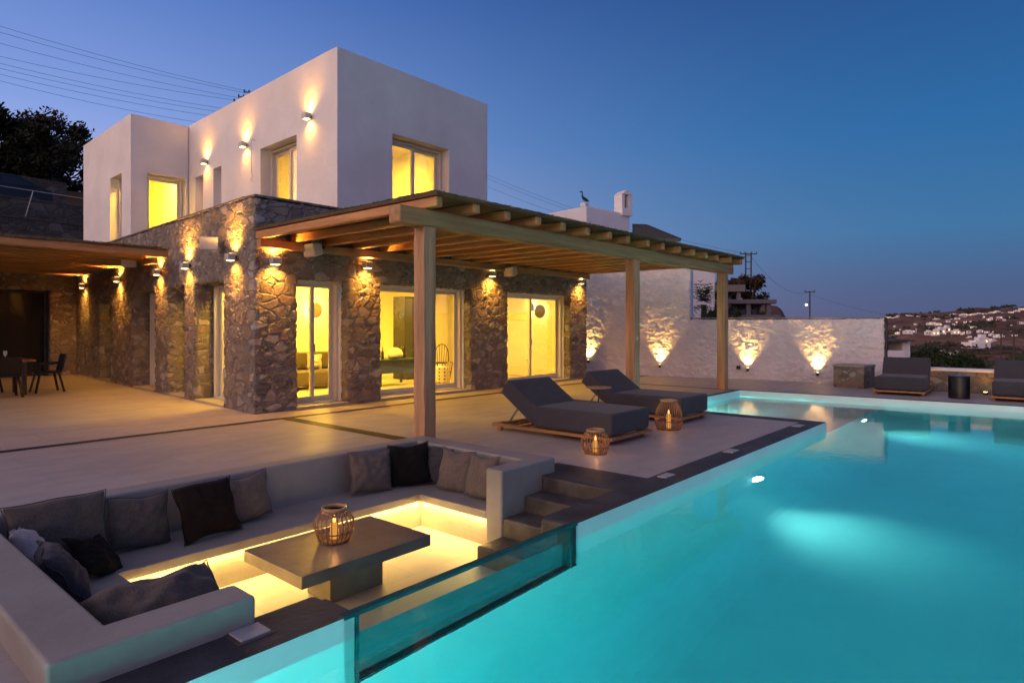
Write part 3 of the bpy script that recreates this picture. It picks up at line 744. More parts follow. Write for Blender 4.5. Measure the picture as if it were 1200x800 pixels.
steps = empty('concrete_steps', (4.6, 3.5, -.62), 0, 'four dark concrete steps going down beside the pool kerb into the sunken lounge', 'steps')
for x0, x1, z1 in ((5.06, 5.29, .0), (4.78, 5.062, -.14), (4.47, 4.782, -.29), (4.12, 4.472, -.455)):
    mb = MB(); 
    mb.box(x0, x1, 3.098, 3.962, -.64, z1); o_ = mb.build('step', 'step_concrete', bevel=.02, seg=3); o_.parent = steps; o_.matrix_parent_inverse = Matrix.Translation((-4.6, -3.5, .62))
# the two kerb walls that frame the glass
kw = empty('kerb_wall', (2, 2.95, -.62), 0, 'dark rounded kerb wall end left of the glass barrier by the pale cover plate', 'wall')
mb = MB(); mb.box(1.55, 2.0, 2.803, 3.18, -.63, .002); o_ = mb.build('wall', 'dark_concrete', bevel=.035, seg=3); o_.parent = kw; o_.matrix_parent_inverse = Matrix.Translation((-2, -2.95, .62))
kw2 = empty('kerb_wall', (4.5, 2.95, -.62), 0, 'rough concrete kerb wall between the steps and the pool right of the glass barrier', 'wall')
mb = MB(); mb.box(3.94, 5.7, 2.803, 3.1, -.63, -.0); o_ = mb.build('wall', 'step_concrete', bevel=.03, seg=3); o_.parent = kw2; o_.matrix_parent_inverse = Matrix.Translation((-4.5, -2.95, .62))
gb = empty('glass_barrier', (3, 2.83, -.62), 0, 'thick green edged glass wall between the sunken lounge and the pool', 'glass barrier')
def GP(mb, name, mat, **kw_):
    o = mb.build(name, mat, **kw_); o.parent = gb; o.matrix_parent_inverse = Matrix.Translation((-3, -2.83, .62)); return o
mb = MB(); mb.poly([(1.93, 2.797, -.62), (4.02, 2.797, -.62), (4.02, 2.797, -.012), (1.93, 2.797, -.012)]); mb.poly([(2.0, 2.853, -.62), (2.0, 2.853, -.012), (4.02, 2.853, -.012), (4.02, 2.853, -.62)]); GP(mb, 'pane', 'barrier_glass')
mb = MB(); mb.box(1.93, 4.02, 2.795, 2.824, -.014, .008); mb.box(1.93, 4.02, 2.830, 2.854, -.014, .005); mb.box(2.0, 2.022, 2.794, 2.855, -.62, -.016); mb.box(3.912, 3.938, 2.794, 2.855, -.62, -.016); mb.box(1.98, 4.0, 2.792, 2.855, -.635, -.622); GP(mb, 'polished_edge', 'barrier_edge', bevel=.003)

# cover plates let into the kerb
def plate(x, y, w, d, lab, z=.006):
    t = empty('cover_plate', (x, y, z), 0, lab, 'cover plate', 'small pale skimmer covers in the pool kerb')
    mb = MB(); mb.box(-w/2, w/2, -d/2, d/2, 0, .012); mb.build('lid', 'cover_plate', t, bevel=.004)
    mb = MB(); mb.box(-w/2-.02, w/2+.02, -d/2-.02, d/2+.02, -.002, .002); mb.build('rim', 'step_concrete', t)
plate(1.53, 3.0-.0, .15, .13, 'pale square cover plate in the dark kerb nearest the camera, left of the glass barrier')
plate(7.5, 3.0, .22, .12, 'pale cover plate in the pool kerb level with the nearer lounger')
plate(10.05, 3.0, .24, .12, 'pale cover plate at the outer corner of the pool kerb')
plate(5.85, 3.0, .2, .1, 'faint cover plate in the dark kerb beside the top of the steps', .003)

# coffee table
tb = empty('coffee_table', (2.95, 4.32, -.62), 0, 'low rectangular concrete coffee table in the sunken lounge carrying a lantern', 'coffee table')
def TP(mb, name, mat, **kw_):
    o = mb.build(name, mat, **kw_); o.parent = tb; o.matrix_parent_inverse = Matrix.Translation((-2.95, -4.32, .62)); return o
mb = MB(); mb.box(2.36, 3.53, 3.91, 4.72, -.29, -.2); TP(mb, 'tabletop', 'table_concrete', bevel=.006)
mb = MB(); mb.box(2.80, 3.30, 4.24, 4.56, -.62, -.291); TP(mb, 'pedestal', 'table_concrete', bevel=.005)

# ------------------------------------------------------------------ lanterns
def make_lantern(r, h, prof, nrib, handle, label, loc, power):
    """prof(t) radius factor along 0..1 height"""
    t = empty('lantern', loc, 0, label, 'lantern', 'slatted candle lanterns')
    K = 12
    for k in range(nrib):
        a = 2*math.pi*k/nrib
        mb = MB(); pts = [(prof(i/K)*r*math.cos(a), prof(i/K)*r*math.sin(a), .008+h*i/K) for i in range(K+1)]
        mb.tube(pts, .0042, 5); mb.build('rib', 'rattan', t, smooth=True)
    mb = MB(); mb.lathe([(prof(0)*r*.97, .0), (prof(0)*r*1.0, .018), (0, .018)], 24); mb.build('base', 'rattan', t)
    for z_ in (.0, .3, .97):
        mb = MB(); rr = prof(z_)*r; mb.tube([(rr*math.cos(2*math.pi*k/24), rr*math.sin(2*math.pi*k/24), .01+h*z_) for k in range(25)], .0055, 5, cap=False); mb.build('hoop', 'rattan', t)
    mb = MB(); rt = prof(1.)*r; mb.lathe([(rt*1.12, h-.0), (rt*1.15, h+.03), (rt*1.0, h+.032), (rt*.97, h-.0), (rt*1.12, h-.0)], 24); mb.build('collar', 'tan_wood', t, smooth=True)
    if handle:
        mb = MB(); pts = []
        for k in range(13):
            a = math.pi*k/12; pts.append((rt*1.2*math.cos(a), -rt*1.1*math.sin(a), h+.02-.05*math.sin(a)))
        mb.tube(pts, .009, 6); mb.build('handle', 'tan_wood', t, smooth=True)
    mb = MB(); mb.lathe([(.032, .02), (.032, .02+h*.5), (.0, .02+h*.5)], 16); cd = mb.build('candle', 'candle_glow', t, smooth=False)
    mb = MB(); mb.lathe([(.0, 0), (.012, .012), (.014, .03), (.006, .055), (0, .07)], 10, (0, 0, .02+h*.5)); mb.build('flame', 'flame', t, smooth=True)
    light('candle_light', 'POINT', (0, 0, .02+h*.5+.05), power, (1, .42, .1), t, shadow_soft_size=.02)
    return t
bulb = lambda t: .55+.45*math.sin(math.pi*min(1, (t*.93+.12)))**1.0 if t < .88 else .55+.45*math.sin(math.pi*min(1, (.88*.93+.12)))-(t-.88)*.4
def prof_round(t): return .62+.38*math.sin(math.pi*(.1+.62*t)) - max(0, t-.55)**1.6*1.25
def prof_bell(t): return (.80+.20*math.sin(math.pi*(.05+.8*t/.6)) if t < .5 else .80+.2*math.sin(math.pi*(.05+.8*.5/.6)) - (t-.5)**1.5*1.15)
make_lantern(.155, .24, prof_round, 22, True, 'round slatted wooden lantern on the sunken coffee table', (2.93, 4.38, -.2), 1.5)
make_lantern(.17, .255, prof_round, 26, False, 'small squat rattan lantern on the deck by the foot of the nearer lounger', (6.37, 4.18, 0), 3.)
make_lantern(.20, .40, prof_bell, 34, False, 'taller bell shaped rattan lantern between the two loungers', (8.56, 4.35, 0), 3.)

# ------------------------------------------------------------------ pillows
def pillow(name, w, h, th, loc, rot, mat, label, seed, group='scatter cushions in the sunken lounge', zip_=False, crush=1.):
    n = 22; mb = MB(); rnd = random.Random(seed); ph = [rnd.uniform(0, 6.28) for _ in range(6)]
    for side in (1, -1):
        base = len(mb.v)
        for i in range(n+1):
            for j in range(n+1):
                u = -1+2*i/n; v = -1+2*j/n
                pin = 1-.10*(1-abs(u)**2.2)*abs(v)**3; pin2 = 1-.10*(1-abs(v)**2.2)*abs(u)**3
                x = u*w/2*pin2; z = v*h/2*pin
                prof = max(0, (1-abs(u)**2.4)*(1-abs(v)**2.4))**.52
                wr = .05*math.sin(5*u+3*v+ph[0])+.05*math.sin(9*v-4*u+ph[1])*abs(u)+.06*noise.noise(Vector((u*2.2+seed, v*2.2, side)))
                edge = (abs(u)**6+abs(v)**6)*.5
                y = side*th/2*prof*(1+crush*wr*1.5)+ .012*math.sin(7*u+ph[2])*abs(v)**4 + .012*math.sin(6*v+ph[3])*abs(u)**4
                y += crush*.02*noise.noise(Vector((u*4+seed, v*4, 5)))*(prof)
                z += -.012*math.cos(3*u+ph[4])*crush
                mb.v.append((x, y, z))
        for i in range(n):
            for j in range(n):
                a = base+i*(n+1)+j; q = (a, a+n+1, a+n+2, a+1); mb.f.append(q if side == -1 else q[::-1]); mb.mi.append(0)
    o = mb.build(name, mat, smooth=True, weld=True)
    t = empty(name, loc, 0, label, 'cushion', group); t.rotation_euler = rot
    o.name = 'cover'; o.parent = t
    s_ = o.modifiers.new('sub', 'SUBSURF'); s_.levels = 1; s_.render_levels = 1
    # welt seam round the edge
    sm = MB(); pts = []
    for k in range(n*4+1):
        k2 = k % (n*4); s4 = k2//n; f = (k2 % n)/n
        u, v = [(-1+2*f, -1), (1, -1+2*f), (1-2*f, 1), (-1, 1-2*f)][s4]
        x = u*w/2*(1-.10*(1-abs(v)**2.2)*abs(u)**3); z = v*h/2*(1-.10*(1-abs(u)**2.2)*abs(v)**3)-.012*math.cos(3*u+ph[4])*crush
        y = .012*math.sin(7*u+ph[2])*abs(v)**4 + .012*math.sin(6*v+ph[3])*abs(u)**4
        pts.append((x, y, z))
    sm.tube(pts, .0042, 5, cap=False); sm.build('welt', mat, t, smooth=True)
    return t
lean = R(-14)
# back row, on the seat against the long wall (facing the pool)
pillow('cushion', .66, .52, .20, (1.38, 5.53, -.00), (lean, 0, R(3)), 'fab_brown', 'largest dark brown cushion in the left back corner of the sunken bench', 1)
pillow('cushion', .46, .42, .17, (1.93, 5.58, -.055), (lean, R(1), R(-2)), 'fab_brown', 'ribbed brown grey cushion between the largest cushion and a near black one', 2)
pillow('cushion', .50, .47, .14, (2.40, 5.42, -.03), (R(-20), R(-3), R(5)), 'fab_choc', 'near black chocolate cushion tilted between two brown woven cushions', 3)
pillow('cushion', .44, .42, .16, (2.83, 5.60, -.05), (lean, R(-3), R(0)), 'fab_brown2', 'warm brown woven cushion right of the chocolate one, last of the left row', 4)
pillow('cushion', .50, .44, .17, (4.16, 5.56, -.04), (lean, R(2), R(-8)), 'fab_brown2', 'brown grey woven cushion left of the black one near the back right corner', 5)
pillow('cushion', .46, .46, .14, (4.62, 5.46, -.03), (R(-16), R(-3), R(-32)), 'fab_black', 'plain black cushion in the back right corner of the bench', 6)
# right row, against the short wall
pillow('cushion', .42, .42, .14, (4.86, 5.28, -.05), (R(-12), 0, R(-80)), 'fab_dark', 'navy grey cushion mostly hidden behind the black corner cushion', 7)
pillow('cushion', .46, .44, .17, (4.80, 4.92, -.045), (lean, R(2), R(-84)), 'fab_brown2', 'speckled taupe cushion second from the end of the short bench', 8)
pillow('cushion', .44, .44, .17, (4.78, 4.52, -.045), (R(-17), R(-2), R(-95)), 'fab_brown2', 'speckled taupe cushion leaning beside the bench arm nearest the steps', 9)
# left side
pillow('cushion', .36, .36, .17, (1.16, 5.28, -.02), (R(-28), R(10), R(72)), 'fab_light', 'pale lilac white cushion at the left edge of the photo', 10)
pillow('cushion', .46, .44, .18, (1.22, 4.80, -.06), (R(-34), R(0), R(80)), 'fab_dark', 'navy brown cushion slumped on the left bench in front of the pale one', 11)
pillow('cushion', .36, .34, .12, (1.52, 5.22, -.13), (R(-48), R(14), R(35)), 'fab_black', 'small pitch black cushion slumped in front of the largest brown cushion', 12)
pillow('cushion', .66, .46, .26, (1.36, 3.60, .0), (R(60), R(4), R(180)), 'fab_brown', 'wrinkled plum brown cushion propped on the front arm of the bench nearest the camera', 13, crush=1.8)

# ------------------------------------------------------------------ loungers
def mattress(mb, c, nx=10, ny=14, r=.05):
    pass
def rounded_box(w, l, h, r, puff=.012):
    bm = bmesh.new(); bmesh.ops.create_cube(bm, size=1.)
    bmesh.ops.scale(bm, vec=(w, l, h), verts=bm.verts)
    bmesh.ops.bevel(bm, geom=list(bm.edges), offset=r, segments=4, profile=.6, affect='EDGES')
    bmesh.ops.subdivide_edges(bm, edges=[e_ for e_ in bm.edges if e_.calc_length() > .3], cuts=6, use_grid_fill=True)
    for v in bm.verts:
        u = v.co.x/(w/2); t = v.co.y/(l/2)
        v.co.z += puff*(1-u*u)*(1-t**4)*(1 if v.co.z > 0 else 0) + .004*noise.noise(v.co*6)
    bmesh.ops.translate(bm, vec=(w/2, l/2, h/2), verts=bm.verts); return bm
def from_bm(bm, name, mat, parent, mtx=None):
    if mtx: bmesh.ops.transform(bm, matrix=mtx, verts=bm.verts)
    me = bpy.data.meshes.new(name); bm.to_mesh(me); bm.free(); me.materials.append(M[mat])
    for p in me.polygons: p.use_smooth = True
    o = bpy.data.objects.new(name, me); COL.objects.link(o); o.parent = parent; return o
def make_lounger(W=1.0, Ln=2.0, back=35, backlen=.72):
    t = empty('sun_lounger')       # local: foot at y=0, head towards +y, x 0..W
    mb = MB(); z0, z1 = .06, .10
    mb.box(-.02, .06, -.03, Ln, z0, z1); mb.box(W-.06, W+.02, -.03, Ln, z0, z1); mb.box(.06, W-.06, -.03, .05, z0, z1); mb.box(.06, W-.06, Ln-.08, Ln, z0, z1)
    for k in range(1, 9): mb.box(.06, W-.06, .05+k*.21, .11+k*.21, z0+.005, z1-.008)
    mb.build('frame', 'teak', t, bevel=.005)
    for x in (.03, W-.03):
        for y in (.10, Ln-.12):
            mb = MB(); mb.box(x-.03, x+.03, y-.03, y+.03, 0, z0); mb.build('leg', 'teak', t, bevel=.004)
    sl = Ln-backlen-.02
    from_bm(rounded_box(W-.02, sl, .28, .045), 'mattress', 'fab_lounger', t, Matrix.Translation((.01, .0, .115)))
    mt = Matrix.Translation((.01, sl+.015, .13)) @ Matrix.Rotation(R(back), 4, 'X')
    from_bm(rounded_box(W-.02, backlen, .24, .045), 'back_cushion', 'fab_lounger', t, mt)
    def piping(w, l, h, r_, mtx, par):
        m_ = MB()
        for zz in (r_*.35, h-r_*.35):
            q = [(r_*.4, r_*.4), (w-r_*.4, r_*.4), (w-r_*.4, l-r_*.4), (r_*.4, l-r_*.4), (r_*.4, r_*.4)]
            pts = []
            for a_, b_ in zip(q[:-1], q[1:]): pts += [tuple(mtx @ Vector((a_[0]+(b_[0]-a_[0])*k/6, a_[1]+(b_[1]-a_[1])*k/6, zz))) for k in range(6)]
            m_.tube(pts+[pts[0]], .0055, 5, cap=False)
        m_.build('piping', 'fab_lounger', par, smooth=True)
    piping(W-.02, sl, .28, .045, Matrix.Translation((.01, .0, .115)), t); piping(W-.02, backlen, .24, .045, mt, t)
    mb = MB()
    c, s_ = math.cos(R(back)), math.sin(R(back))
    for x in (.2, W-.2):
        mb.bar((x, Ln-.15, .11), (x, sl+.45*c, .13+.45*s_), .03, .02)
    mb.bar((.12, Ln-.2, .115), (W-.12, Ln-.2, .115), .025)
    mb.build('support', 'steel', t); return t
lg = make_lounger(); G3 = 'low charcoal sun loungers round the pool'
tag(lg, 'charcoal sun lounger with raised back on teak base nearest the camera', 'sun lounger', G3); lg.location = (6.86, 4.27, 0)
clone(lg, (9.1, 4.42, 0), None, 'charcoal sun lounger with raised back standing behind the small round table')
lg2 = make_lounger(.95, 1.75, 62, .62)
tag(lg2, 'grey blue lounger beyond the pool beside the stone cube', 'sun lounger', G3); lg2.location = (15.95, 3.17, 0); lg2.rotation_euler = (0, 0, R(-88))
clone(lg2, (16.0, 1.08, 0), R(-88), 'grey blue lounger cut off by the right edge of the photo beyond the pool')

t = empty('side_table', (8.5, 5.52, 0), 0, 'small round bistro side table on a thin stem between the two loungers', 'side table')
mb = MB(); mb.lathe([(.0, .525), (.19, .527), (.21, .535), (.205, .545), (0, .545)], 32); mb.build('tabletop', 'tan_wood', t, smooth=False)
mb = MB(); mb.lathe([(.012, .012), (.012, .526)], 12); mb.build('stem', 'metal_dark', t, smooth=True)
mb = MB(); mb.lathe([(.15, 0), (.15, .008), (.02, .014)], 28); mb.build('base', 'metal_dark', t)
t = empty('drum_stool', (16.15, 1.63, 0), 0, 'glossy black drum side table between the two far loungers', 'side table')
mb = MB(); mb.lathe([(.185, .0), (.19, .01), (.19, .44), (.185, .45), (.0, .45)], 36); mb.build('drum', 'black', t)
mb = MB(); mb.lathe([(.196, .452), (.196, .470), (.0, .472)], 36); mb.build('top', 'black', t)
# stone cube bench and low stone wall beyond the pool
t = empty('stone_cube', (17.25, 3.85, 0), 0, 'square stone block with plaster top standing before the end of the white wall', 'stone block')
TCW = lambda p: (17.0+p[0], 3.55+p[1], p[2])
mb = MB(); mb.hexa([(17.1, 3.6, 0), (17.75, 3.5, 0), (17.9, 4.25, 0), (17.2, 4.3, 0), (17.1, 3.6, .50), (17.75, 3.5, .50), (17.9, 4.25, .50), (17.2, 4.3, .50)])
o_ = mb.build('body', 'stone_low'); o_.parent = t; o_.matrix_parent_inverse = Matrix.Translation((-17.25, -3.85, 0))
mb = MB(); mb.hexa([(17.08, 3.58, .502), (17.77, 3.48, .502), (17.92, 4.27, .502), (17.18, 4.32, .502), (17.08, 3.58, .56), (17.77, 3.48, .56), (17.92, 4.27, .56), (17.18, 4.32, .56)])
o_ = mb.build('top', 'bench_concrete', bevel=.012); o_.parent = t; o_.matrix_parent_inverse = Matrix.Translation((-17.25, -3.85, 0))
t = empty('low_stone_wall', (17.6, 1, 0), 0, 'low stone parapet with white cap behind the far loungers', 'wall')
mb = MB(); mb.box(17.55, 17.85, -8, 2.75, 0, .47); o_ = mb.build('wall', 'stone_low'); o_.parent = t; o_.matrix_parent_inverse = Matrix.Translation((-17.6, -1, 0))
mb = MB(); mb.box(17.52, 17.88, -8.02, 2.77, .472, .54); o_ = mb.build('cap', 'plaster', bevel=.012); o_.parent = t; o_.matrix_parent_inverse = Matrix.Translation((-17.6, -1, 0))
def floor_light(x, y, lab):
    t = empty('floor_light', (x, y, 0), 0, lab, 'floor light', 'small floor lights along the low parapet')
    mb = MB(); mb.lathe([(.05, .0), (.05, .05), (.04, .055), (0, .056)], 16); mb.build('housing', 'metal_dark', t)
    mb = MB(); mb.lathe([(.036, .057), (0, .0575)], 16); mb.build('lens', 'lens_warm', t)
    light('floor_spot', 'SPOT', (0, 0, .07), 8, WARM, t, (R(180), R(-15), 0), spot_size=R(130), spot_blend=.8, shadow_soft_size=.02)
floor_light(17.40, 1.28, 'small warm floor light at the parapet left of the cropped lounger')
floor_light(17.40, 2.45, 'small warm floor light at the parapet behind the lounger by the stone cube')

# ------------------------------------------------------------------ white boundary walls with uplights
A = Vector((16.75, 11.55)); B = Vector((18.95, 3.52)); dv = (A-B); WL = dv.length; dv.normalize(); nv = Vector((dv.y, -dv.x))   # nv points away from the camera side
if nv.x < 0: nv = -nv
TW = lambda p: (B.x+dv.x*p[0]+nv.x*p[1], B.y+dv.y*p[0]+nv.y*p[1], p[2])
def sW(y): return (y-B.y)/dv.y
bw = empty('boundary_wall', (B.x, B.y, 0), 0, 'long rough whitewashed wall with two uplights closing the terrace on the right', 'wall')
mb = MB(); wall_grid(mb, (0, sW(8.28)), (-.3, 1.68), [], TW, .3, .028, .1); 
o_ = mb.build('wall', 'rough_white', smooth=True, fix=True); o_.parent = bw; o_.matrix_parent_inverse = Matrix.Translation((-B.x, -B.y, 0))
mb = MB(); mb.hexa([TW(p) for p in ((-.03, -.02, 1.715), (sW(8.28), -.02, 1.715), (sW(8.28), .33, 1.715), (-.03, .33, 1.715), (-.03, -.02, 1.745), (sW(8.28), -.02, 1.745), (sW(8.28), .33, 1.745), (-.03, .33, 1.745))])
o_ = mb.build('coping', 'bench_concrete', bevel=.01, fix=True); o_.parent = bw; o_.matrix_parent_inverse = Matrix.Translation((-B.x, -B.y, 0))
mb = MB(); q = TW((-.04, .0, 0)); mb.tube([(q[0], q[1], -.1), (q[0]-.03, q[1]-.01, .5), (q[0]+.02, q[1], .9), (q[0]-.01, q[1]-.02, 1.3), (q[0], q[1], 1.72)], .035, 8)
o_ = mb.build('drainpipe', 'metal_dark', smooth=True); o_.parent = bw; o_.matrix_parent_inverse = Matrix.Translation((-B.x, -B.y, 0))
# neighbour house: tall rough wall then blocks behind
nh = empty('neighbour_house', (17, 10, 0), 0, 'whitewashed neighbouring house with bell shaped chimney rising behind the pergola', 'house')
def NP(mb, name, mat, par=None, **kw_):
    o = mb.build(name, mat, **kw_); o.parent = par or nh
    if not par: o.matrix_parent_inverse = Matrix.Translation((-17, -10, 0))
    return o
mb = MB(); wall_grid(mb, (sW(8.28)+.001, sW(13.2)), (-.3, 3.62), [], TW, .4, .03, .1); NP(mb, 'wall', 'rough_white', smooth=True, fix=True)
mb = MB(); a = TW((sW(8.30), .4, 0)); mb.hexa([TW(p) for p in ((sW(8.30), .40, -.3), (sW(13.2), .40, -.3), (sW(13.2), 4.4, -.3), (sW(8.30), .62, -.3), (sW(8.30), .4, 3.6), (sW(13.2), .4, 3.6), (sW(13.2), 4.4, 3.6), (sW(8.30), .62, 3.6))]); NP(mb, 'wall', 'plaster', fix=True)
# upper block: corner seen at X=20,Y=13.5
mb = MB(); mb.hexa([(20.0, 13.53, 3.2), (22.1, 12.9, 3.2), (23.4, 19.0, 3.2), (20.6, 17.6, 3.2), (20.0, 13.53, 6.0), (22.1, 12.9, 5.9), (23.4, 19.0, 6.0), (20.6, 17.6, 6.0)]); NP(mb, 'upper_block', 'plaster', bevel=.04)
def CHT(p): return (21.62+p[0]*.93+p[1]*.3, 12.95-p[0]*.33+p[1]*.95, p[2])
ch = MB(); ch.box(0, .52, 0, .5, 5.8, 6.10, CHT); cho = NP(ch, 'chimney', 'plaster', bevel=.01)
ch = MB(); ch.box(.0, .15, .02, .48, 6.102, 6.62, CHT); NP(ch, 'chimney_pillar', 'plaster', cho, bevel=.01)
ch = MB(); ch.box(.34, .52, .02, .48, 6.102, 6.62, CHT); NP(ch, 'chimney_pillar', 'plaster', cho, bevel=.01)
ch = MB(); ch.box(.152, .338, .2, .3, 6.102, 6.5, CHT); NP(ch, 'chimney_flue', 'stone_dark', cho)
ch = MB(); ch.hexa([CHT(p) for p in ((-.02, .0, 6.622), (.54, .0, 6.622), (.54, .5, 6.622), (-.02, .5, 6.622), (.2, .0, 6.80), (.30, .0, 6.80), (.30, .5, 6.80), (.2, .5, 6.80))]); NP(ch, 'chimney_cap', 'plaster', cho, bevel=.01)
ms = MB(); ms.box(20.05, 20.3, 13.6, 13.85, 6.0, 6.16); NP(ms, 'pedestal', 'plaster', bevel=.02)
# slatted awning on its right
AWD = 21.5
mb = MB()
pA = Vector(W_(741, AWD, 264)); pB = Vector(W_(757, AWD, 264.5)); pC = Vector(W_(797, AWD-1.2, 281)); pD = Vector(W_(741, AWD-.4, 284))
for k in range(10):
    f = k/10; g_ = (k+.72)/10
    a0 = pA.lerp(pD, f); a1 = pA.lerp(pD, g_); b0 = pB.lerp(pC, f); b1 = pB.lerp(pC, g_); dz = Vector((0, 0, .05))
    mb.hexa([a0-dz, b0-dz, b1-dz, a1-dz, a0+dz, b0+dz, b1+dz, a1+dz])
NP(mb, 'slatted_awning', 'metal_dark', fix=True)
mb = MB(); mb.bar(pB, pC, .07, .10); mb.bar(pD, pC, .07, .10); NP(mb, 'awning_frame', 'metal_dark')
# goose ornament on the corner pedestal
g = empty('bird_ornament', (20.17, 13.72, 6.16), R(160), 'small long necked bird figure standing on the neighbouring roof corner', 'ornament')
mb = MB(); mb.tube([(-.30, 0, .10), (-.2, 0, .13), (-.08, 0, .17), (.05, 0, .22), (.13, 0, .30), (.16, 0, .42), (.15, 0, .52), (.19, 0, .57), (.27, 0, .56), (.34, 0, .54)], [.015, .05, .085, .09, .06, .035, .032, .042, .03, .008], 10)
mb.build('body', 'metal_dark', g, smooth=True)
mb = MB(); mb.tube([(-.02, .03, 0), (-.02, .03, .12)], .012, 6); mb.tube([(-.02, -.03, 0), (-.02, -.03, .12)], .012, 6); mb.build('legs', 'metal_dark', g); g.scale = (.72, .72, .72)

def uplight(y, z, lab):
    c = TW((sW(y), -.055, z)); t = empty('wall_uplight', c, math.atan2(dv.y, dv.x), lab, 'uplight', 'small spotlights shining up the whitewashed walls')
    s_ = 1
    mb = MB(); mb.lathe([(.03, -.09), (.036, -.08), (.036, 0), (.028, .002)], 16, (0, .045, 0)); mb.build('housing', 'metal_dark', t, smooth=False)
    mb = MB(); mb.lathe([(.026, .004), (0, .005)], 16, (0, .045, 0)); mb.build('lens', 'lens_warm', t)
    d = Vector((-nv.x, -nv.y)); 
    mb = MB(); mb.box(-.02, .02, -.075, .03, -.07, -.03); mb.build('bracket', 'metal_dark', t)
    light('uplight_spot', 'SPOT', (0, .045, .012), 165, (1, .54, .13), t, Vector((0, -.30, 1)).to_track_quat('-Z', 'Y').to_euler(), spot_size=R(84), spot_blend=1., shadow_soft_size=.012)
uplight(11.27, .44, 'uplight nearest the villa on the tall whitewashed wall')
uplight(9.12, .36, 'uplight on the tall whitewashed wall between the pergola posts')
uplight(6.74, .32, 'uplight on the low whitewashed wall just right of the far pergola post')
uplight(5.03, .25, 'uplight on the low whitewashed wall nearest the stone block')
t = empty('wall_socket', TW((sW(6.98), -.05, .33)), math.atan2(dv.y, dv.x), 'small dark socket box on the low whitewashed wall beside the far pergola post', 'socket')
mb = MB(); mb.box(-.05, .05, -.03, .06, -.05, .05); mb.build('box', 'metal_dark', t, bevel=.006)
mb = MB(); mb.box(-.035, .035, .061, .068, -.035, .035); mb.build('lid', 'black', t)

# ------------------------------------------------------------------ pool lamps
def pool_lamp(x, y, z, aim, power, label, col=(1, 1, .86), size=100):
    t = empty('pool_lamp', (x, y, z), 0, label, 'pool lamp', 'round lamps set in the pool walls')
    dvn = Vector(aim).normalized(); q = Vector(aim[:2]).normalized() if abs(aim[0])+abs(aim[1]) > 0 else Vector((0, -1))
    rot = Vector((q.x, q.y, 0)).to_track_quat('Z', 'Y').to_euler()
    mb = MB(); mb.lathe([(.135, -.01), (.135, .018), (.11, .026), (.11, .012)], 24); o1 = mb.build('rim', 'steel', t); o1.rotation_euler = rot
    mb = MB(); mb.lathe([(.109, .013), (.07, .024), (0, .026)], 24); o2 = mb.build('lens', 'pool_lens', t); o2.rotation_euler = rot
    light('pool_spot', 'SPOT', tuple(Vector((q.x, q.y, 0))*(.28 if size < 80 else .12)), power, col, t, dvn.to_track_quat('-Z', 'Y').to_euler(), spot_size=R(size), spot_blend=1., shadow_soft_size=.04)
pool_lamp(7.74, 2.795, -1.0, (-.36, -1, -1.4), 62, 'underwater lamp in the pool wall below the nearer lounger', size=76)
pool_lamp(13.2, 2.795, -.95, (-.12, -1, -1.35), 70, 'underwater lamp in the pool wall below the shallow shelf', size=76)
pool_lamp(-2.95, .2, -1.0, (1, .25, -.05), 1750, 'underwater lamp in the left end wall of the pool, outside the frame', size=150)
pool_lamp(-2.95, -4.0, -1.0, (1, .1, -.05), 650, 'added unseen fill light in the left end wall of the pool, outside the frame', size=150)  # added fill, unseen; brightens pool floor and wall together
pool_lamp(15.1, -2.6, -.95, (-1, .1, -.1), 900, 'added unseen underwater fill light in the far pool wall at the right', size=150)  # unseen fill added to even out wall and floor under water
pool_lamp(4.5, -6.95, -.95, (.1, 1, -.25), 480, 'added unseen underwater fill light in the near pool wall behind the camera', size=150)  # fill added behind the camera, lights the opposite pool wall
pool_lamp(10.80, 5.25, -.30, (1, -.05, -.10), 900, 'small lamp in the wall of the shallow shelf', (.35, 1, .92), 110)

# ------------------------------------------------------------------ dining set under the left pergola
dt = empty('dining_table', (2.2, 17.6, 0), 0, 'long dark dining table set with glasses under the left pergola', 'dining table')
mb = MB(); mb.box(-1.7, 1.65, -.5, .5, .72, .76); mb.build('tabletop', 'teak', dt, bevel=.006)
for sx in (-1.5, 1.45):
    for sy in (-.4, .4):
        mb = MB(); mb.box(sx-.04, sx+.04, sy-.04, sy+.04, 0, .72); mb.build('leg', 'metal_dark', dt)
def make_chair():
    t = empty('dining_chair')
    mb = MB(); mb.box(-.24, .24, -.24, .24, .43, .48); mb.build('seat', 'black', t, bevel=.015)
    mb = MB(); mb.hexa([(-.24, .22, .48), (.24, .22, .48), (.24, .25, .48), (-.24, .25, .48), (-.22, .30, .86), (.22, .30, .86), (.22, .33, .86), (-.22, .33, .86)]); mb.build('backrest', 'black', t, bevel=.012)
    for sx in (-1, 1):
        for sy in (-1, 1):
            mb = MB(); mb.bar((sx*.19, sy*.18, .43), (sx*.25, sy*.27, 0), .035); mb.build('leg', 'black', t)
    for sx in (-1, 1):
        mb = MB(); mb.bar((sx*.25, -.18, .64), (sx*.24, .27, .66), .03); mb.bar((sx*.25, -.18, .64), (sx*.22, -.2, .45), .03); mb.build('armrest', 'black', t)
    return t
ch0 = make_chair(); GC = 'black splayed leg chairs round the dining table'
tag(ch0, 'black chair at the right head of the dining table with its legs splayed', 'chair', GC); ch0.location = (4.15, 17.55, 0); ch0.rotation_euler = (0, 0, R(-90))
for x, y, rz, lab in [(3.25, 16.85, R(180), 'black chair at the near side of the dining table, right one'), (2.45, 16.85, R(180), 'black chair at the near side of the dining table, cut by photo edge'),
                      (3.2, 18.4, 0, 'black chair at the far side of the dining table, right one'), (2.4, 18.4, 0, 'black chair on the far side of the dining table toward its middle')]:
    clone(ch0, (x, y, 0), rz, lab)
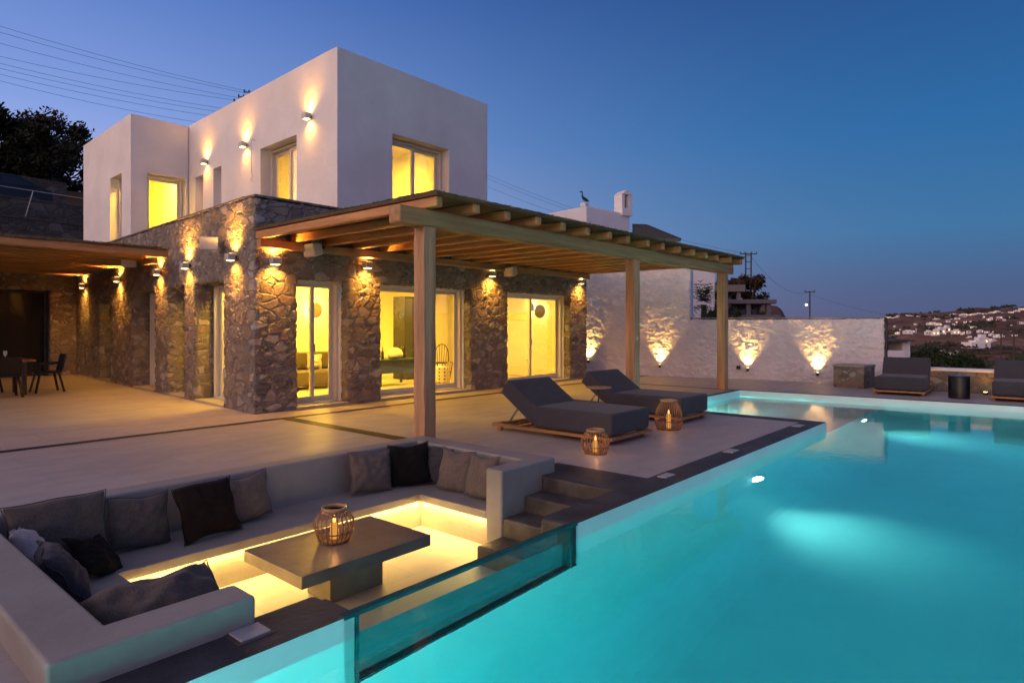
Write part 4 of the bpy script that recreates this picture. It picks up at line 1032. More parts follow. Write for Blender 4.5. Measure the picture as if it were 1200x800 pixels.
def tumbler(x, y, lab):
    t = empty('wine_glass', (x, y, .762), 0, lab, 'glass', 'glasses on the dining table')
    mb = MB(); mb.lathe([(.035, 0), (.033, .004), (.005, .008), (.005, .08), (.03, .11), (.038, .15), (.032, .2)], 14); mb.build('bowl', 'frame', t, smooth=True)
for i, (x, y) in enumerate([(3.35, 17.35), (3.1, 17.8), (2.75, 17.3), (2.55, 17.75)]): tumbler(x, y, ['wine glass at the front right corner of the dining table', 'wine glass at the far right of the dining table', 'wine glass on the front middle of the dining table', 'wine glass on the far middle of the dining table'][i])
t = empty('plate_stack', (3.5, 17.62, .762), 0, 'low stack of pale plates at the right end of the dining table', 'plates')
mb = MB(); mb.lathe([(.08, 0), (.13, .02), (.13, .03), (.08, .012), (.13, .045), (.125, .05), (0, .03)], 20); mb.build('plates', 'frame', t, smooth=True)

# ------------------------------------------------------------------ things seen inside the rooms
def disc_lamp(x, y, z, r, lab, p=16):
    t = empty('wall_disc_lamp', (x, y, z), 0, lab, 'wall lamp', 'round halo wall lamps inside')
    mb = MB(); mb.lathe([(0, 0), (r, 0), (r, .02), (0, .03)], 32); d_ = mb.build('disc', 'disc_wood', t); d_.rotation_euler = (R(90), 0, 0)
    mb = MB(); mb.lathe([(r*.8, -.03), (r*.8, -.02), (0, -.02)], 32); d_ = mb.build('halo', 'lit_room', t); d_.rotation_euler = (R(90), 0, 0)
    light('halo_light', 'POINT', (0, .055, 0), p*3., (1, .80, .30), t, shadow_soft_size=.05)
disc_lamp(9.77, 15.52, 1.94, .21, 'round disc lamp glowing on the wall behind the narrow glass door', 40)
for (y, z, r_, lab) in [(11.66, 1.93, .20, 'larger disc lamp of the pair behind the widest glass door'), (11.98, 2.06, .12, 'smaller disc lamp of the pair behind the widest glass door')]:
    disc_lamp(14.82, y, z, r_, lab, 22); bpy.context.view_layer.update()
    o_ = [q for q in COL.objects if q.type == 'EMPTY' and q.name.startswith('wall_disc_lamp')][-1]; o_.rotation_euler = (0, 0, R(-90))
sf = empty('sofa', (8.5, 13.7, .02), 0, 'dark brown sofa seen through the narrow glass door', 'sofa')
mb = MB(); mb.box(-1.2, 1.2, -.45, .45, .08, .42); mb.build('seat', 'fab_sofa', sf, bevel=.05)
mb = MB(); mb.box(-1.2, 1.2, .30, .5, .42, .85); mb.build('backrest', 'fab_sofa', sf, bevel=.06)
for s_ in (-1, 1):
    mb = MB(); mb.box(s_*1.3-.12, s_*1.3+.12, -.45, .5, .08, .6); mb.build('armrest', 'fab_sofa', sf, bevel=.05)
pillow('cushion', .45, .42, .15, (7.9, 13.72, .66), (R(-16), 0, R(8)), 'fab_light', 'pale cushion on the sofa behind the narrow glass door', 21, 'cushions on the sofa indoors')
pillow('cushion', .4, .38, .15, (8.62, 13.72, .65), (R(-16), R(8), R(-6)), 'fab_light', 'second pale cushion further right on the indoor sofa', 22, 'cushions on the sofa indoors')
kt = empty('console_table', (10.3, 12.9, .02), 0, 'blue glass topped low table with bottles behind the middle glass door', 'table')
M['blue_cloth'] = simple('blue_cloth', (.03, .05, .11), .4)
mb = MB(); mb.box(-.7, .7, -.4, .4, .62, .66); mb.build('tabletop', 'blue_cloth', kt)
mb = MB(); mb.box(-.68, .68, -.38, -.36, .32, .62); mb.build('apron', 'blue_cloth', kt)
for sx in (-.6, .6):
    for sy in (-.34, .34):
        mb = MB(); mb.bar((sx, sy, 0), (sx, sy, .62), .05); mb.build('leg', 'metal_dark', kt)
t = empty('dome_vase', (10.35, 12.8, .682), 0, 'white ribbed dome on the table behind the middle glass door', 'ornament')
mb = MB(); mb.lathe([(.12, 0), (.19, .05), (.2, .12), (.15, .22), (.06, .27), (0, .28)], 18); mb.build('shell', 'frame', t, smooth=True)
def bottle(x, y, lab):
    t = empty('bottle', (x, y, .682), 0, lab, 'bottle', 'bottles on the indoor table')
    mb = MB(); mb.lathe([(.035, 0), (.037, .16), (.014, .22), (.014, .30), (0, .30)], 12); mb.build('glass_body', 'screen_dark', t, smooth=True)
bottle(10.68, 12.95, 'dark bottle just right of the white dome indoors'); bottle(10.85, 13.05, 'dark bottle furthest right on the indoor table'); bottle(9.95, 12.8, 'dark bottle left of the white dome indoors')
t = empty('tall_cabinet', (11.72, 14.0, .02), 0, 'tall dark glass fronted cabinet at the back of the room behind the middle door', 'cabinet')
mb = MB(); mb.box(-.25, .25, -.25, .28, 0, 2.3); mb.build('carcass', 'screen_dark', t, bevel=.01)
for k in (-.125, .125):
    mb = MB(); mb.box(k-.118, k+.118, -.275, -.252, .05, 2.25); mb.build('door', 'metal_dark', t, bevel=.005)
def windsor(x, y, rz, lab):
    t = empty('spindle_chair', (x, y, .02), rz, lab, 'chair', 'black spindle back chairs indoors')
    mb = MB(); mb.lathe([(.2, .43), (.22, .445), (.2, .46), (0, .46)], 20); mb.build('seat', 'black', t)
    for a in (45, 135, 225, 315):
        mb = MB(); mb.tube([(.15*math.cos(R(a)), .15*math.sin(R(a)), .43), (.24*math.cos(R(a)), .24*math.sin(R(a)), 0)], .015, 6); mb.build('leg', 'black', t)
    mb = MB(); arc = [(.21*math.cos(math.pi*k/12), .14+.03*math.sin(math.pi*k/12), .46+.5*math.sin(math.pi*k/12)**.6) for k in range(13)]; mb.tube(arc, .013, 6)
    for k in (-2, -1, 0, 1, 2): mb.tube([(k*.06, .15, .46), (k*.075, .17, .46+.5*(1-(k/2.9)**2)**.5)], .008, 5)
    mb.build('hoop_back', 'black', t)
windsor(12.45, 13.4, R(-60), 'black spindle back chair left of its pair behind the middle glass door'); windsor(12.85, 13.1, R(-70), 'black spindle back chair right of its pair behind the middle glass door')
t = empty('patterned_pouf', (11.55, 12.35, .02), 0, 'pale perforated pattern stool on the floor behind the middle glass door', 'stool')
M['dots'] = (lambda: (lambda m, nt, out: (lambda b, vo: (L(nt, coords(nt), vo.inputs['Vector']), L(nt, ramp(nt, vo.outputs['Distance'], [(.28, (.05, .03, .02)), (.34, (.7, .6, .45))]).outputs[0], b.inputs['Base Color']), L(nt, b.outputs[0], out.inputs[0]), m)[-1])(N(nt, 'ShaderNodeBsdfPrincipled', Roughness=.6), N(nt, 'ShaderNodeTexVoronoi', Scale=11., Randomness=.15)))(*newmat('perforated_pattern')))()
mb = MB(); mb.lathe([(.19, 0), (.21, .05), (.21, .36), (.19, .42), (0, .43)], 28); mb.build('drum', 'dots', t)
for (x, y, z, lab) in [(9.7, 15.5, 5.6, 'small dark spotlight on the wall of the upper room behind the front window'), (7.7, 20.0, 6.05, 'small dark spotlight under the ceiling of the far white block')]:
    t = empty('room_spotlight', (x, y, z), 0, lab, 'spotlight'); mb = MB(); mb.lathe([(.05, -.09), (.05, .05), (.0, .06)], 14); mb.build('can', 'metal_dark', t); mb = MB(); mb.box(-.012, .012, 0, .2, .03, .05); mb.build('arm', 'metal_dark', t)
t = empty('wardrobe', (10.9, 15.5, 3.4), 0, 'grey wardrobe at the back of the upper room behind the front window', 'wardrobe')
mb = MB(); mb.box(-.45, .45, -.3, .28, 0, 2.55); mb.build('carcass', 'cover_plate', t)
for k in (-.22, .22):
    mb = MB(); mb.box(k-.21, k+.21, -.32, -.302, .04, 2.5); mb.build('door', 'cover_plate', t, bevel=.004)

# ------------------------------------------------------------------ vegetation
def leafmat(name, c1, c2):
    m, nt, out = newmat(name); b = N(nt, 'ShaderNodeBsdfPrincipled', Roughness=.7); L(nt, b.outputs[0], out.inputs[0])
    b.inputs['Specular IOR Level'].default_value = .2
    r = ramp(nt, noise_(nt, coords(nt), 1.2, 4), [(.35, c1), (.65, c2)]); L(nt, r.outputs[0], b.inputs['Base Color']); return m
M['leaf_dark'] = leafmat('dark_leaves', (.018, .022, .011), (.05, .05, .025))
M['leaf_brown'] = leafmat('brown_leaves', (.035, .025, .015), (.07, .045, .025))
M['leaf_green'] = leafmat('green_leaves', (.02, .035, .015), (.05, .075, .03))
M['bark'] = simple('bark', (.07, .05, .04), .9, .3, 12., .5, 30.)
def leaves(mb, c, r, n, ls, rnd, flat=.75):
    for _ in range(n):
        while True:
            p = Vector((rnd.uniform(-1, 1), rnd.uniform(-1, 1), rnd.uniform(-1, 1)))
            if .15 < p.length < 1: break
        p = p*(.55+.45*rnd.random())
        q = Vector(c)+Vector((p.x*r, p.y*r, p.z*r*flat))
        d = Vector((rnd.gauss(0, 1), rnd.gauss(0, 1), rnd.gauss(0, 1))).normalized(); e_ = d.orthogonal().normalized(); f = d.cross(e_)
        l = ls*rnd.uniform(.6, 1.4); w = l*.45
        mb.poly([q-e_*l, q-f*w, q+e_*l, q+f*w])
def tree(x, y, z, H, Rr, label, seed, mat='leaf_dark', dens=1., ls=.13, group='dark trees on the hill behind the villa', clumps=34, trunk=.45, flat=.8, low=.46):
    rnd = random.Random(seed); t = empty('tree', (x, y, z), 0, label, 'tree', group)
    tk = MB(); top = H*trunk
    tk.tube([(0, 0, -.5), (rnd.uniform(-.1, .1), 0, top*.5), (rnd.uniform(-.2, .2), rnd.uniform(-.2, .2), top)], [H*.03, H*.022, H*.016], 8)
    cr = MB()
    for k in range(clumps):
        a = rnd.uniform(0, 6.28); h_ = rnd.uniform((low-.28)/.66, 1.); rad = Rr*math.sqrt(max(.05, 1-((h_-.45)/.62)**2))*rnd.uniform(.25, 1.)
        c = Vector((rad*math.cos(a), rad*math.sin(a), H*(.28+.66*h_)*1.0)); rc = Rr*rnd.uniform(.2, .36)
        leaves(cr, c, rc, int(170*dens), ls, rnd)
        if k % 2 == 0: tk.tube([(0, 0, top*rnd.uniform(.6, 1)), c*.6+Vector((0, 0, top*.25)), c], [H*.012, H*.008, H*.003], 5)
    tk.build('trunk', 'bark', t, smooth=True); cr.build('crown', mat, t); return t
tree(5.2, 44.5, 7.9, 5.2, 3.3, 'tall dark tree with open crown rising left of the white block', 1, clumps=56, low=.02)
tree(8.2, 44.0, 7.9, 5.3, 3.3, 'broad dark tree behind the far white block', 2, clumps=56, low=.02)
tree(11.0, 45.0, 8.0, 4.9, 2.7, 'dark tree half hidden by the white block', 3, clumps=52, low=.02)
tree(2.6, 44.0, 7.9, 5.0, 2.6, 'dark ragged tree nearest the left edge of the photo', 4, clumps=52, low=.02)
tree(6.8, 41.2, 8.7, 3.9, 2.6, 'low dense dark tree in front of the tall ones on the hill', 5, clumps=52, low=.02)
tree(4.0, 41.0, 8.7, 3.5, 2.4, 'low dense dark tree near the parked car', 6, clumps=48, low=.02)
tree(9.4, 40.6, 8.6, 3.8, 2.5, 'low dense dark tree against the edge of the white block', 8, clumps=48, low=.02)

# walls, railing and car on the slope behind the left pergola
def hillwall(y0, y1, z0, z1, th, lab, cap=True):
    t = empty('terrace_wall', (6, y0, z0), 0, lab, 'wall', 'dry stone terrace walls on the slope')
    mb = MB(); mb.hexa([(-14, y0, z0), (9.6, y1, z0), (9.6, y1+th, z0), (-14, y0+th, z0), (-14, y0, z1), (9.6, y1, z1-.3), (9.6, y1+th, z1-.3), (-14, y0+th, z1)])
    o = mb.build('wall', 'stone_dark'); o.parent = t; o.matrix_parent_inverse = Matrix.Translation((-6, -y0, -z0))
    if cap:
        mb = MB(); mb.hexa([(-14, y0-.03, z1+.004), (9.6, y1-.03, z1-.296), (9.6, y1+th+.03, z1-.296), (-14, y0+th+.03, z1+.004), (-14, y0-.03, z1+.07), (9.6, y1-.03, z1-.23), (9.6, y1+th+.03, z1-.23), (-14, y0+th+.03, z1+.07)])
        o = mb.build('cap', 'step_concrete'); o.parent = t; o.matrix_parent_inverse = Matrix.Translation((-6, -y0, -z0))
hillwall(27.6, 28.6, -3, 5.62, .4, 'lower dark rubble wall just above the left pergola roof')
hillwall(30.4, 31.2, 3, 6.75, .4, 'middle dark rubble wall below the parked car')
hillwall(36.6, 37.2, 4, 8.85, .4, 'upper dark rubble wall behind the parked car', False)
mb = MB(); mb.hexa([(-14, 30.8, 5.6), (10, 31.6, 5.4), (10, 37, 5.6), (-14, 36.8, 5.8), (-14, 30.8, 6.4), (10, 31.6, 6.35), (10, 37, 6.4), (-14, 36.8, 6.5)]); struct('road', mb, 'dark_concrete')
mb = MB(); mb.hexa([(-14, 27.9, 2.6), (10, 28.9, 2.4), (10, 31.3, 2.9), (-14, 30.5, 3.1), (-14, 27.9, 4.9), (10, 28.9, 4.6), (10, 31.3, 5.2), (-14, 30.5, 5.4)]); struct('slope_bank', mb, 'ground')
def car(x, y, z, rz, lab):
    t = empty('parked_car', (x, y, z), rz, lab, 'car')
    prof = [(-2.1, .35), (-2.12, .62), (-1.95, .85), (-1.1, .97), (-.45, 1.42), (.9, 1.45), (1.75, 1.05), (2.05, .95), (2.1, .4)]
    mb = MB(); W = .85
    for s_ in (-1, 1):
        pts = [(px, s_*W*(1 if pz < 1 else .82), pz) for px, pz in prof]; mb.poly(pts if s_ == -1 else pts[::-1])
    for k in range(len(prof)):
        a, b = prof[k], prof[(k+1) % len(prof)]; wa = W*(1 if a[1] < 1 else .82); wb = W*(1 if b[1] < 1 else .82)
        mb.poly([(a[0], -wa, a[1]), (a[0], wa, a[1]), (b[0], wb, b[1]), (b[0], -wb, b[1])])
    M.setdefault('car_paint', simple('car_paint', (.005, .005, .009), .4, .1)); mb.build('body', 'car_paint', t, fix=True, bevel=.05)
    for s_ in (-1, 1):
        mb = MB(); mb.poly([(-.9, s_*(W*.9), 1.02), (-.42, s_*(W*.85), 1.35), (.2, s_*(W*.85), 1.37), (.2, s_*(W*.9), 1.02)]); mb.poly([(.28, s_*(W*.9), 1.02), (.28, s_*(W*.85), 1.37), (.85, s_*(W*.85), 1.36), (1.45, s_*(W*.9), 1.04)]); mb.build('side_window', 'screen_dark', t)
    mb = MB(); mb.poly([(-1.08, -.66, 1.0), (-1.08, .66, 1.0), (-.5, .6, 1.41), (-.5, -.6, 1.41)]); mb.build('windscreen', 'screen_dark', t)
    for px in (-1.35, 1.35):
        for s_ in (-1, 1):
            mb = MB(); mb.lathe([(.0, -.1), (.3, -.1), (.32, -.06), (.32, .06), (.3, .1), (0, .1)], 20); w = mb.build('wheel', 'metal_dark', t); w.location = (px, s_*.78, .32); w.rotation_euler = (R(90), 0, 0)
    for s_ in (-1, 1):
        mb = MB(); mb.box(2.08, 2.13, s_*.6-.14, s_*.6+.14, .7, .84); M.setdefault('tail', simple('tail_lamp', (.35, .01, .01), .3)); mb.build('tail_light', 'tail', t)
car(6.0, 34.2, 6.43, R(3), 'dark parked car above the rubble walls on the slope behind the villa')
t = empty('railing', (6, 31, 6.5), 0, 'thin slanted railing post on the middle rubble wall left of the villa', 'railing')
mb = MB(); mb.tube([(.6, -.1, -.7), (.85, -.1, .35)], .02, 6); mb.build('post', 'metal_light', t)
mb = MB(); mb.tube([(-14, -.6, .62), (.85, -.1, .35), (3.4, -.1, .28)], .015, 6); mb.build('rail', 'metal_light', t)
hh = empty('hill_house', (1.5, 47, 9.2), 0, 'white house half hidden by trees at the far left edge', 'house')
mb = MB(); mb.box(-6, 2.4, 0, 5, 0, 2.3); mb.build('wall', 'plaster', hh)
mb = MB(); mb.box(-6.2, 2.6, -.2, 5.2, 2.3, 2.5); mb.build('roof', 'plaster', hh)
for x in (1.2, 2.0):
    mb = MB(); mb.box(x-.18, x+.18, -.03, -.005, 1.0, 1.4); mb.build('window', 'lit_window', hh)

# right-hand background beyond the walls
def hbox(name, parent, x, y, z, w, d, h, rz, mat='plaster'):
    c, s_ = math.cos(rz), math.sin(rz); mb = MB(); T = lambda p: (x+p[0]*c-p[1]*s_, y+p[0]*s_+p[1]*c, p[2])
    mb.box(-w/2, w/2, -d/2, d/2, z, z+h, T); o = mb.build(name, mat); 
    if parent: o.parent = parent; o.matrix_parent_inverse = Matrix.Translation(-Vector(parent.location))
    return o
RZ = R(-49.3)
# dome-roofed white house
x, y, z = W_(812, 34, 337); t = empty('domed_house', (x, y, -3), RZ, 'white house with rounded roof corner right of the neighbouring wall', 'house')
mb = MB(); pr = [(-1.2, 0), (1.15, 0), (1.15, 7.2), (1.05, 7.55), (.8, 7.75), (-1.2, 7.8)]
mb.poly([(a, 0, b) for a, b in pr]); mb.poly([(a, 3, b) for a, b in pr[::-1]])
for k in range(len(pr)): a, b = pr[k], pr[(k+1) % len(pr)]; mb.poly([(b[0], 0, b[1]), (a[0], 0, a[1]), (a[0], 3, a[1]), (b[0], 3, b[1])])
mb.build('wall', 'plaster', t, fix=True)
mb = MB(); mb.tube([(-.95, -.3, 3.5), (-.95, -.3, 6.3)], .06, 6); mb.build('pipe', 'metal_dark', t)
# flat roofed houses behind the low wall
def flat_house(x0, x1, ytop, ybase_roof, d, lab, cols=3):
    xa, ya, zt = W_(x0, d, ytop); xb, yb = W_(x1, d); w = math.hypot(xb-xa, yb-ya); cx, cy = (xa+xb)/2, (ya+yb)/2; zb = zt-(ybase_roof-ytop)*d/750
    t = empty('flat_house', (cx, cy, -3), RZ, lab, 'house', 'flat roofed houses beyond the white wall')
    mb = MB(); mb.box(-w/2, w/2, -.3, 4.5, zb+3, zt+3); mb.build('roof', 'grey_render', t, bevel=.03)
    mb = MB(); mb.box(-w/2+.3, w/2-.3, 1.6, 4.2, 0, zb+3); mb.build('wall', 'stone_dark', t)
    for k in range(cols):
        px = -w/2+.4+(w-.8)*k/max(1, cols-1); mb = MB(); mb.box(px-.12, px+.12, -.1, .14, 0, zb+3); mb.build('column', 'grey_render', t)
    for k in range(cols-1):
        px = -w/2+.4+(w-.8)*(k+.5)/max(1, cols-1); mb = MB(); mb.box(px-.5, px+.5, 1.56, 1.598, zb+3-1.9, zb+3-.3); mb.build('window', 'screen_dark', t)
flat_house(823, 872, 334, 342, 46, 'upper flat roofed house behind the pergola post with grey fascia', 3)
flat_house(822, 908, 351, 356, 38, 'lower flat roofed house with long pale canopy right of the pergola post', 4)
flat_house(860, 912, 369, 372, 30, 'lowest grey canopy just above the white wall', 3)
tree(*W_(867, 52), -1.5, 7.4, 2.5, 'dark rounded tree with a leaning crown behind the far pergola post', 11, 'leaf_brown', group='trees beyond the white wall', ls=.15, clumps=46)
tree(*W_(846, 56), -1.5, 6.6, 2.3, 'reddish brown leaved tree partly behind the far pergola post', 12, 'leaf_brown', group='trees beyond the white wall', ls=.15, clumps=36)
# palm
x, y, z = W_(825, 27, 372); t = empty('palm', (x, y, .1), 0, 'dark spiky palm beside the tall whitewashed wall', 'palm')
mb = MB(); mb.tube([(0, 0, -1), (0.0, 0, 2.3)], [.16, .12], 8); mb.build('trunk', 'bark', t)
mb = MB(); rnd = random.Random(5)
for k in range(70):
    a = rnd.uniform(0, 6.28); el = rnd.uniform(-.5, 1.4); Lf = rnd.uniform(1.0, 1.5); p0 = Vector((0, 0, 2.3)); pts = []
    dx, dy = math.cos(a), math.sin(a)
    for i in range(7):
        s_ = i/6; pts.append(p0+Vector((dx*Lf*s_*math.cos(el), dy*Lf*s_*math.cos(el), Lf*s_*math.sin(el)-.35*s_*s_)))
    sd = Vector((-dy, dx, 0))
    for i in range(1, 6):
        for sgn in (-1, 1):
            q = pts[i]; tip = q+(pts[i+1]-pts[i-1]).normalized()*.16+sd*sgn*.2+Vector((0, 0, -.03)); mb.poly([q, q+(pts[i+1]-pts[i]).normalized()*.05, tip])
mb.build('fronds', 'leaf_green', t)
def shrub(x, y, z, r, h, lab, seed, mat='leaf_dark', n=26, ls=.09, group='dark shrubs beyond the terrace'):
    rnd = random.Random(seed); t = empty('shrub', (x, y, z), 0, lab, 'shrub', group); cr = MB(); st = MB()
    for k in range(n):
        a = rnd.uniform(0, 6.28); rad = r*rnd.uniform(0, .8); c = Vector((rad*math.cos(a), rad*math.sin(a), h*rnd.uniform(.2, .85)*(1-.3*(rad/r)**2))); leaves(cr, c, r*.36, 150, ls, rnd)
        if k % 3 == 0: st.tube([(0, 0, -.2), c*.5, c], [.04, .03, .01], 5)
    st.build('stem', 'bark', t); cr.build('foliage', mat, t)
shrub(*W_(838, 30), 0.6, 1.5, 2.1, 'dark shrub beside the palm above the white wall', 31)
shrub(*W_(1040, 19.5), -.5, .55, 1.25, 'leafy dark shrub between the white wall end and the far lounger', 32, 'leaf_green', ls=.05)
for i, (px, d, zt, r, lab) in enumerate([(1078, 40, 408, 1.6, 'round dark bush left in the green mass beyond the parapet'), (1095, 42, 406, 2.2, 'tallest dark bush in the green mass beyond the parapet'), (1118, 42, 414, 2.0, 'dark bush in the middle of the green mass beyond the parapet'), (1138, 42, 422, 1.8, 'low dark bush sloping down behind the parapet'), (1155, 43, 430, 1.5, 'lowest dark bush at the right of the green mass')]):
    x, y, z = W_(px, d, zt); shrub(x, y, z-2.6, r, 2.8, lab, 40+i, 'leaf_green', 30, .11)
# white house beyond the wall end
x, y, z = W_(1050, 36, 398); t = empty('cottage', (x, y, z-5), RZ, 'white cottage just beyond the end of the white wall', 'house')
mb = MB(); mb.box(-1.35, .55, 0, 3, 0, 4.4); mb.box(.551, 1.0, .3, 3, 0, 4.9); mb.build('wall', 'plaster', t, bevel=.03)
mb = MB(); mb.box(-1.5, .9, -.25, 3.1, 4.4+.505, 5.0); mb.build('roof', 'step_concrete', t)
mb = MB(); mb.box(-.35, -.05, -.06, -.001, 1.8, 3.6); mb.build('buttress', 'cover_plate', t)

# far village houses
rnd = random.Random(99)
adj = ['tiny', 'small', 'low', 'wide', 'narrow', 'boxy', 'squat', 'long']
def dist_for(px, py):
    """walk outwards along the bearing until the terrain reaches that height"""
    d = 120.
    while d < 1900:
        x, y, z = W_(px, d, py)
        if hterr(x, y) >= z: return d
        d *= 1.01
    return None
places = []
for (px, py, w, h) in [(1042, 372, 5, 2), (1052, 372, 5, 2), (1035, 375, 4, 2), (1067, 371, 8, 2), (1078, 371, 5, 2), (1088, 370, 6, 2), (1096, 371, 4, 1.6), (1112, 370, 5, 1.6), (1120, 369, 7, 2), (1131, 369, 8, 2), (1140, 369, 8, 2), (1148, 368, 6, 2), (1155, 368, 5, 2), (1163, 367, 6, 2), (1170, 366, 7, 2.4), (1178, 367, 5, 2), (1186, 366, 5, 2), (1193, 365, 6, 2), (1198, 362, 5, 2),
    (1048, 373, 5, 2.4), (1055, 373, 5, 2.2), (1034, 377, 6, 2.5), (1040, 378, 6, 2.5), (1100, 375, 8, 2.6), (1112, 376, 4, 2), (1123, 373, 5, 1.6), (1139, 377, 4, 2), (1093, 379, 10, 2), (1100, 380, 7, 2), (1110, 382, 5, 2), (1121, 381, 4, 2), (1132, 382, 7, 2), (1140, 384, 8, 2), (1146, 386, 5, 2), (1164, 384, 9, 1.6), (1053, 390, 3.5, 3), (1064, 389, 9, 3), (1072, 388, 5, 2), (1088, 390, 6, 4), (1097, 390, 8, 5), (1104, 388, 9, 6), (1111, 386, 7, 6), (1121, 389, 8, 4), (1129, 391, 4, 2), (1118, 395, 5, 2), (1136, 389, 4, 3), (1164, 393, 6, 3), (1174, 395, 11, 4), (1190, 393, 5, 2), (1137, 397, 6, 4), (1150, 404, 25, 6), (1153, 400, 12, 10), (1165, 401, 10, 5), (1150, 388, 6, 2), (1158, 389, 5, 2), (1180, 386, 5, 2), (1172, 372, 5, 2), (1188, 373, 6, 2), (1160, 374, 5, 2), (1084, 376, 4, 1.6), (1070, 378, 4, 1.6), (1197, 378, 5, 2), (1118, 413, 10, 3), (1108, 412, 8, 3), (1178, 404, 5, 2), (1190, 403, 7, 2)]:
    d = dist_for(px, py+h*.5)
    if d is None: d = 1500
    places.append((px, py, w, h, d))
hcount = {}
def hlab(i, sz, where, col_):
    k = (sz, where, col_); hcount[k] = hcount.get(k, 0)+1; n_ = hcount[k]
    nth = ['', 'second ', 'third ', 'fourth ', 'fifth ', 'sixth ', 'seventh '][n_-1]
    return '%s%s white house %s %s' % (nth, sz, where, col_)
lit = {27: 1, 28: 1, 35: 1, 39: 1, 42: 1, 49: 1, 15: 1}
for i, (px, py, w, h, d) in enumerate(places):
    x, y, z = W_(px, d, py-h*.5); ww = w*d/750; hhh = h*d/750; zg = hterr(x, y)
    zt = z; zb = min(zt-hhh, zg-1)
    where = 'on the skyline' if py < 373 else 'high on the far slope' if py < 381 else 'in the village cluster' if py < 392 else 'low in the valley'
    col_ = ('above the white cottage' if px < 1060 else 'above the far lounger' if px < 1090 else 'above the low parapet' if px < 1130 else 'above the black drum' if px < 1160 else 'near the right edge')
    sz = 'large' if w > 9 else 'small' if w < 5 else 'mid sized'
    t = empty('village_house', (x, y, zb), RZ+rnd.uniform(-.4, .4), hlab(i, sz, where, col_), 'house', 'white houses scattered over the far hillside')
    mb = MB(); mb.box(-ww/2, ww/2, 0, ww*.6, 0, zt-zb); 
    if w > 5: mb.box(-ww*.2, ww*.35, ww*.1, ww*.5, zt-zb, zt-zb+hhh*.35)
    mb.build('wall', 'plaster', t)
    for k in range(2 if w > 4 else 1):
        mb = MB(); c_ = (-.25+.5*k)*ww; s_ = hhh*.28; mb.box(c_-s_*.6, c_+s_*.6, -.02*d/100, -.004*d/100, (zt-zb)-hhh*.75, (zt-zb)-hhh*.35); mb.build('window', 'lit_window' if i in lit or rnd.random() < .4 else 'screen_dark', t)
for i in range(95):
    px = rnd.uniform(1033, 1199); py = rnd.choice([370, 371, 373, 376, 380, 385, 390, 396, 402])+rnd.uniform(-1.5, 1.5)-max(0, px-1120)*.05; w = rnd.uniform(1.6, 3.6); h = rnd.uniform(1., 1.8)
    d = dist_for(px, py+h*.5)
    if d is None or d < 200: continue
    x, y, z = W_(px, d, py); sc_ = d/750
    t = empty('village_house', (x, y, z-h*sc_-1), RZ+rnd.uniform(-.5, .5), 'tiny pale house, one of the specks scattered across the far hillside', 'house', 'tiny pale specks of houses on the far hillside')
    mb = MB(); mb.box(-w*sc_/2, w*sc_/2, 0, w*sc_*.6, 0, h*sc_+1); mb.build('wall', 'plaster', t)
    if rnd.random() < .35:
        mb = MB(); mb.box(-.3*sc_, .5*sc_, -.25*sc_, -.02*sc_, h*sc_*.35+1, h*sc_*.8+1); mb.build('window', 'lit_window', t)
# scattered valley trees / scrub: one mass nobody could count
mb = MB(); rn = random.Random(3)
for k in range(1700):
    a = R(rn.uniform(-3, 14)); d = 90*(15**rn.random()); x, y = d*math.cos(a), d*math.sin(a); z = hterr(x, y); s_ = rn.uniform(.8, 2.4)*(1+d/900)
    if noise.noise(Vector((x*.01, y*.01, 1))) < -.02: continue
    for q in range(5):
        b0 = Vector((x+rn.uniform(-1, 1)*s_*1.6, y+rn.uniform(-1, 1)*s_*1.6, z)); n_ = 5; tp = b0+Vector((rn.uniform(-.3, .3), rn.uniform(-.3, .3), s_*rn.uniform(.5, 1.1)))
        ringp = [b0+Vector((math.cos(6.28*j/n_)*s_*.8, math.sin(6.28*j/n_)*s_*.8, .1)) for j in range(n_)]
        for j in range(n_): mb.poly([ringp[j], ringp[(j+1) % n_], tp])
tag(mb.build('hillside_scrub', 'leaf_dark'), 'dark scrub and low trees dotted over the dry valley slopes', 'scrub', None, 'stuff')

# poles and wires
def pole(px, d, ytop, lab, double=False, lamp=False, zb=None):
    x, y, zt = W_(px, d, ytop); zb = hterr(x, y)-.5 if zb is None else zb
    t = empty('utility_pole', (x, y, zb), RZ, lab, 'utility pole', 'wooden utility poles'); H = zt-zb
    s_ = d/750
    if double:
        for k in (-3.2*s_, 3.2*s_):
            mb = MB(); mb.tube([(k, 0, 0), (k, 0, H)], .9*s_, 8); mb.build('pole', 'bark', t)
        for f in (.97, .90, .83, .76):
            mb = MB(); mb.bar((-3.2*s_, 0, H-(1-f)*H*.9), (3.2*s_, 0, H-(1-f)*H*.9), .8*s_); mb.build('brace', 'bark', t)
        mb = MB(); mb.bar((-10*s_, 0, H-1.5*s_), (10*s_, 0, H-1.5*s_), 1.1*s_); mb.build('crossarm', 'bark', t)
        ks = (-9.5, -4, 4, 9.5)
    else:
        mb = MB(); mb.tube([(0, 0, 0), (0, 0, H)], .8*s_, 8); mb.build('pole', 'bark', t)
        mb = MB(); mb.bar((-6*s_, 0, H-1.*s_), (6*s_, 0, H-1.*s_), .9*s_); mb.build('crossarm', 'bark', t); ks = (-5.5, 5.5)
    for k in ks:
        mb = MB(); mb.lathe([(.5*s_, 0), (.6*s_, .8*s_), (.3*s_, 1.8*s_), (0, 2*s_)], 8, (k*s_, 0, H-.6*s_)); mb.build('insulator', 'metal_dark', t)
    return t, (x, y, zt)
pole(877, 60, 296, 'double utility pole rising above the dark tree', True)
pole(949, 75, 341, 'single utility pole above the white wall with a street lamp beside it')
pole(1188, 60, 378, 'dark utility pole near the right edge of the photo')
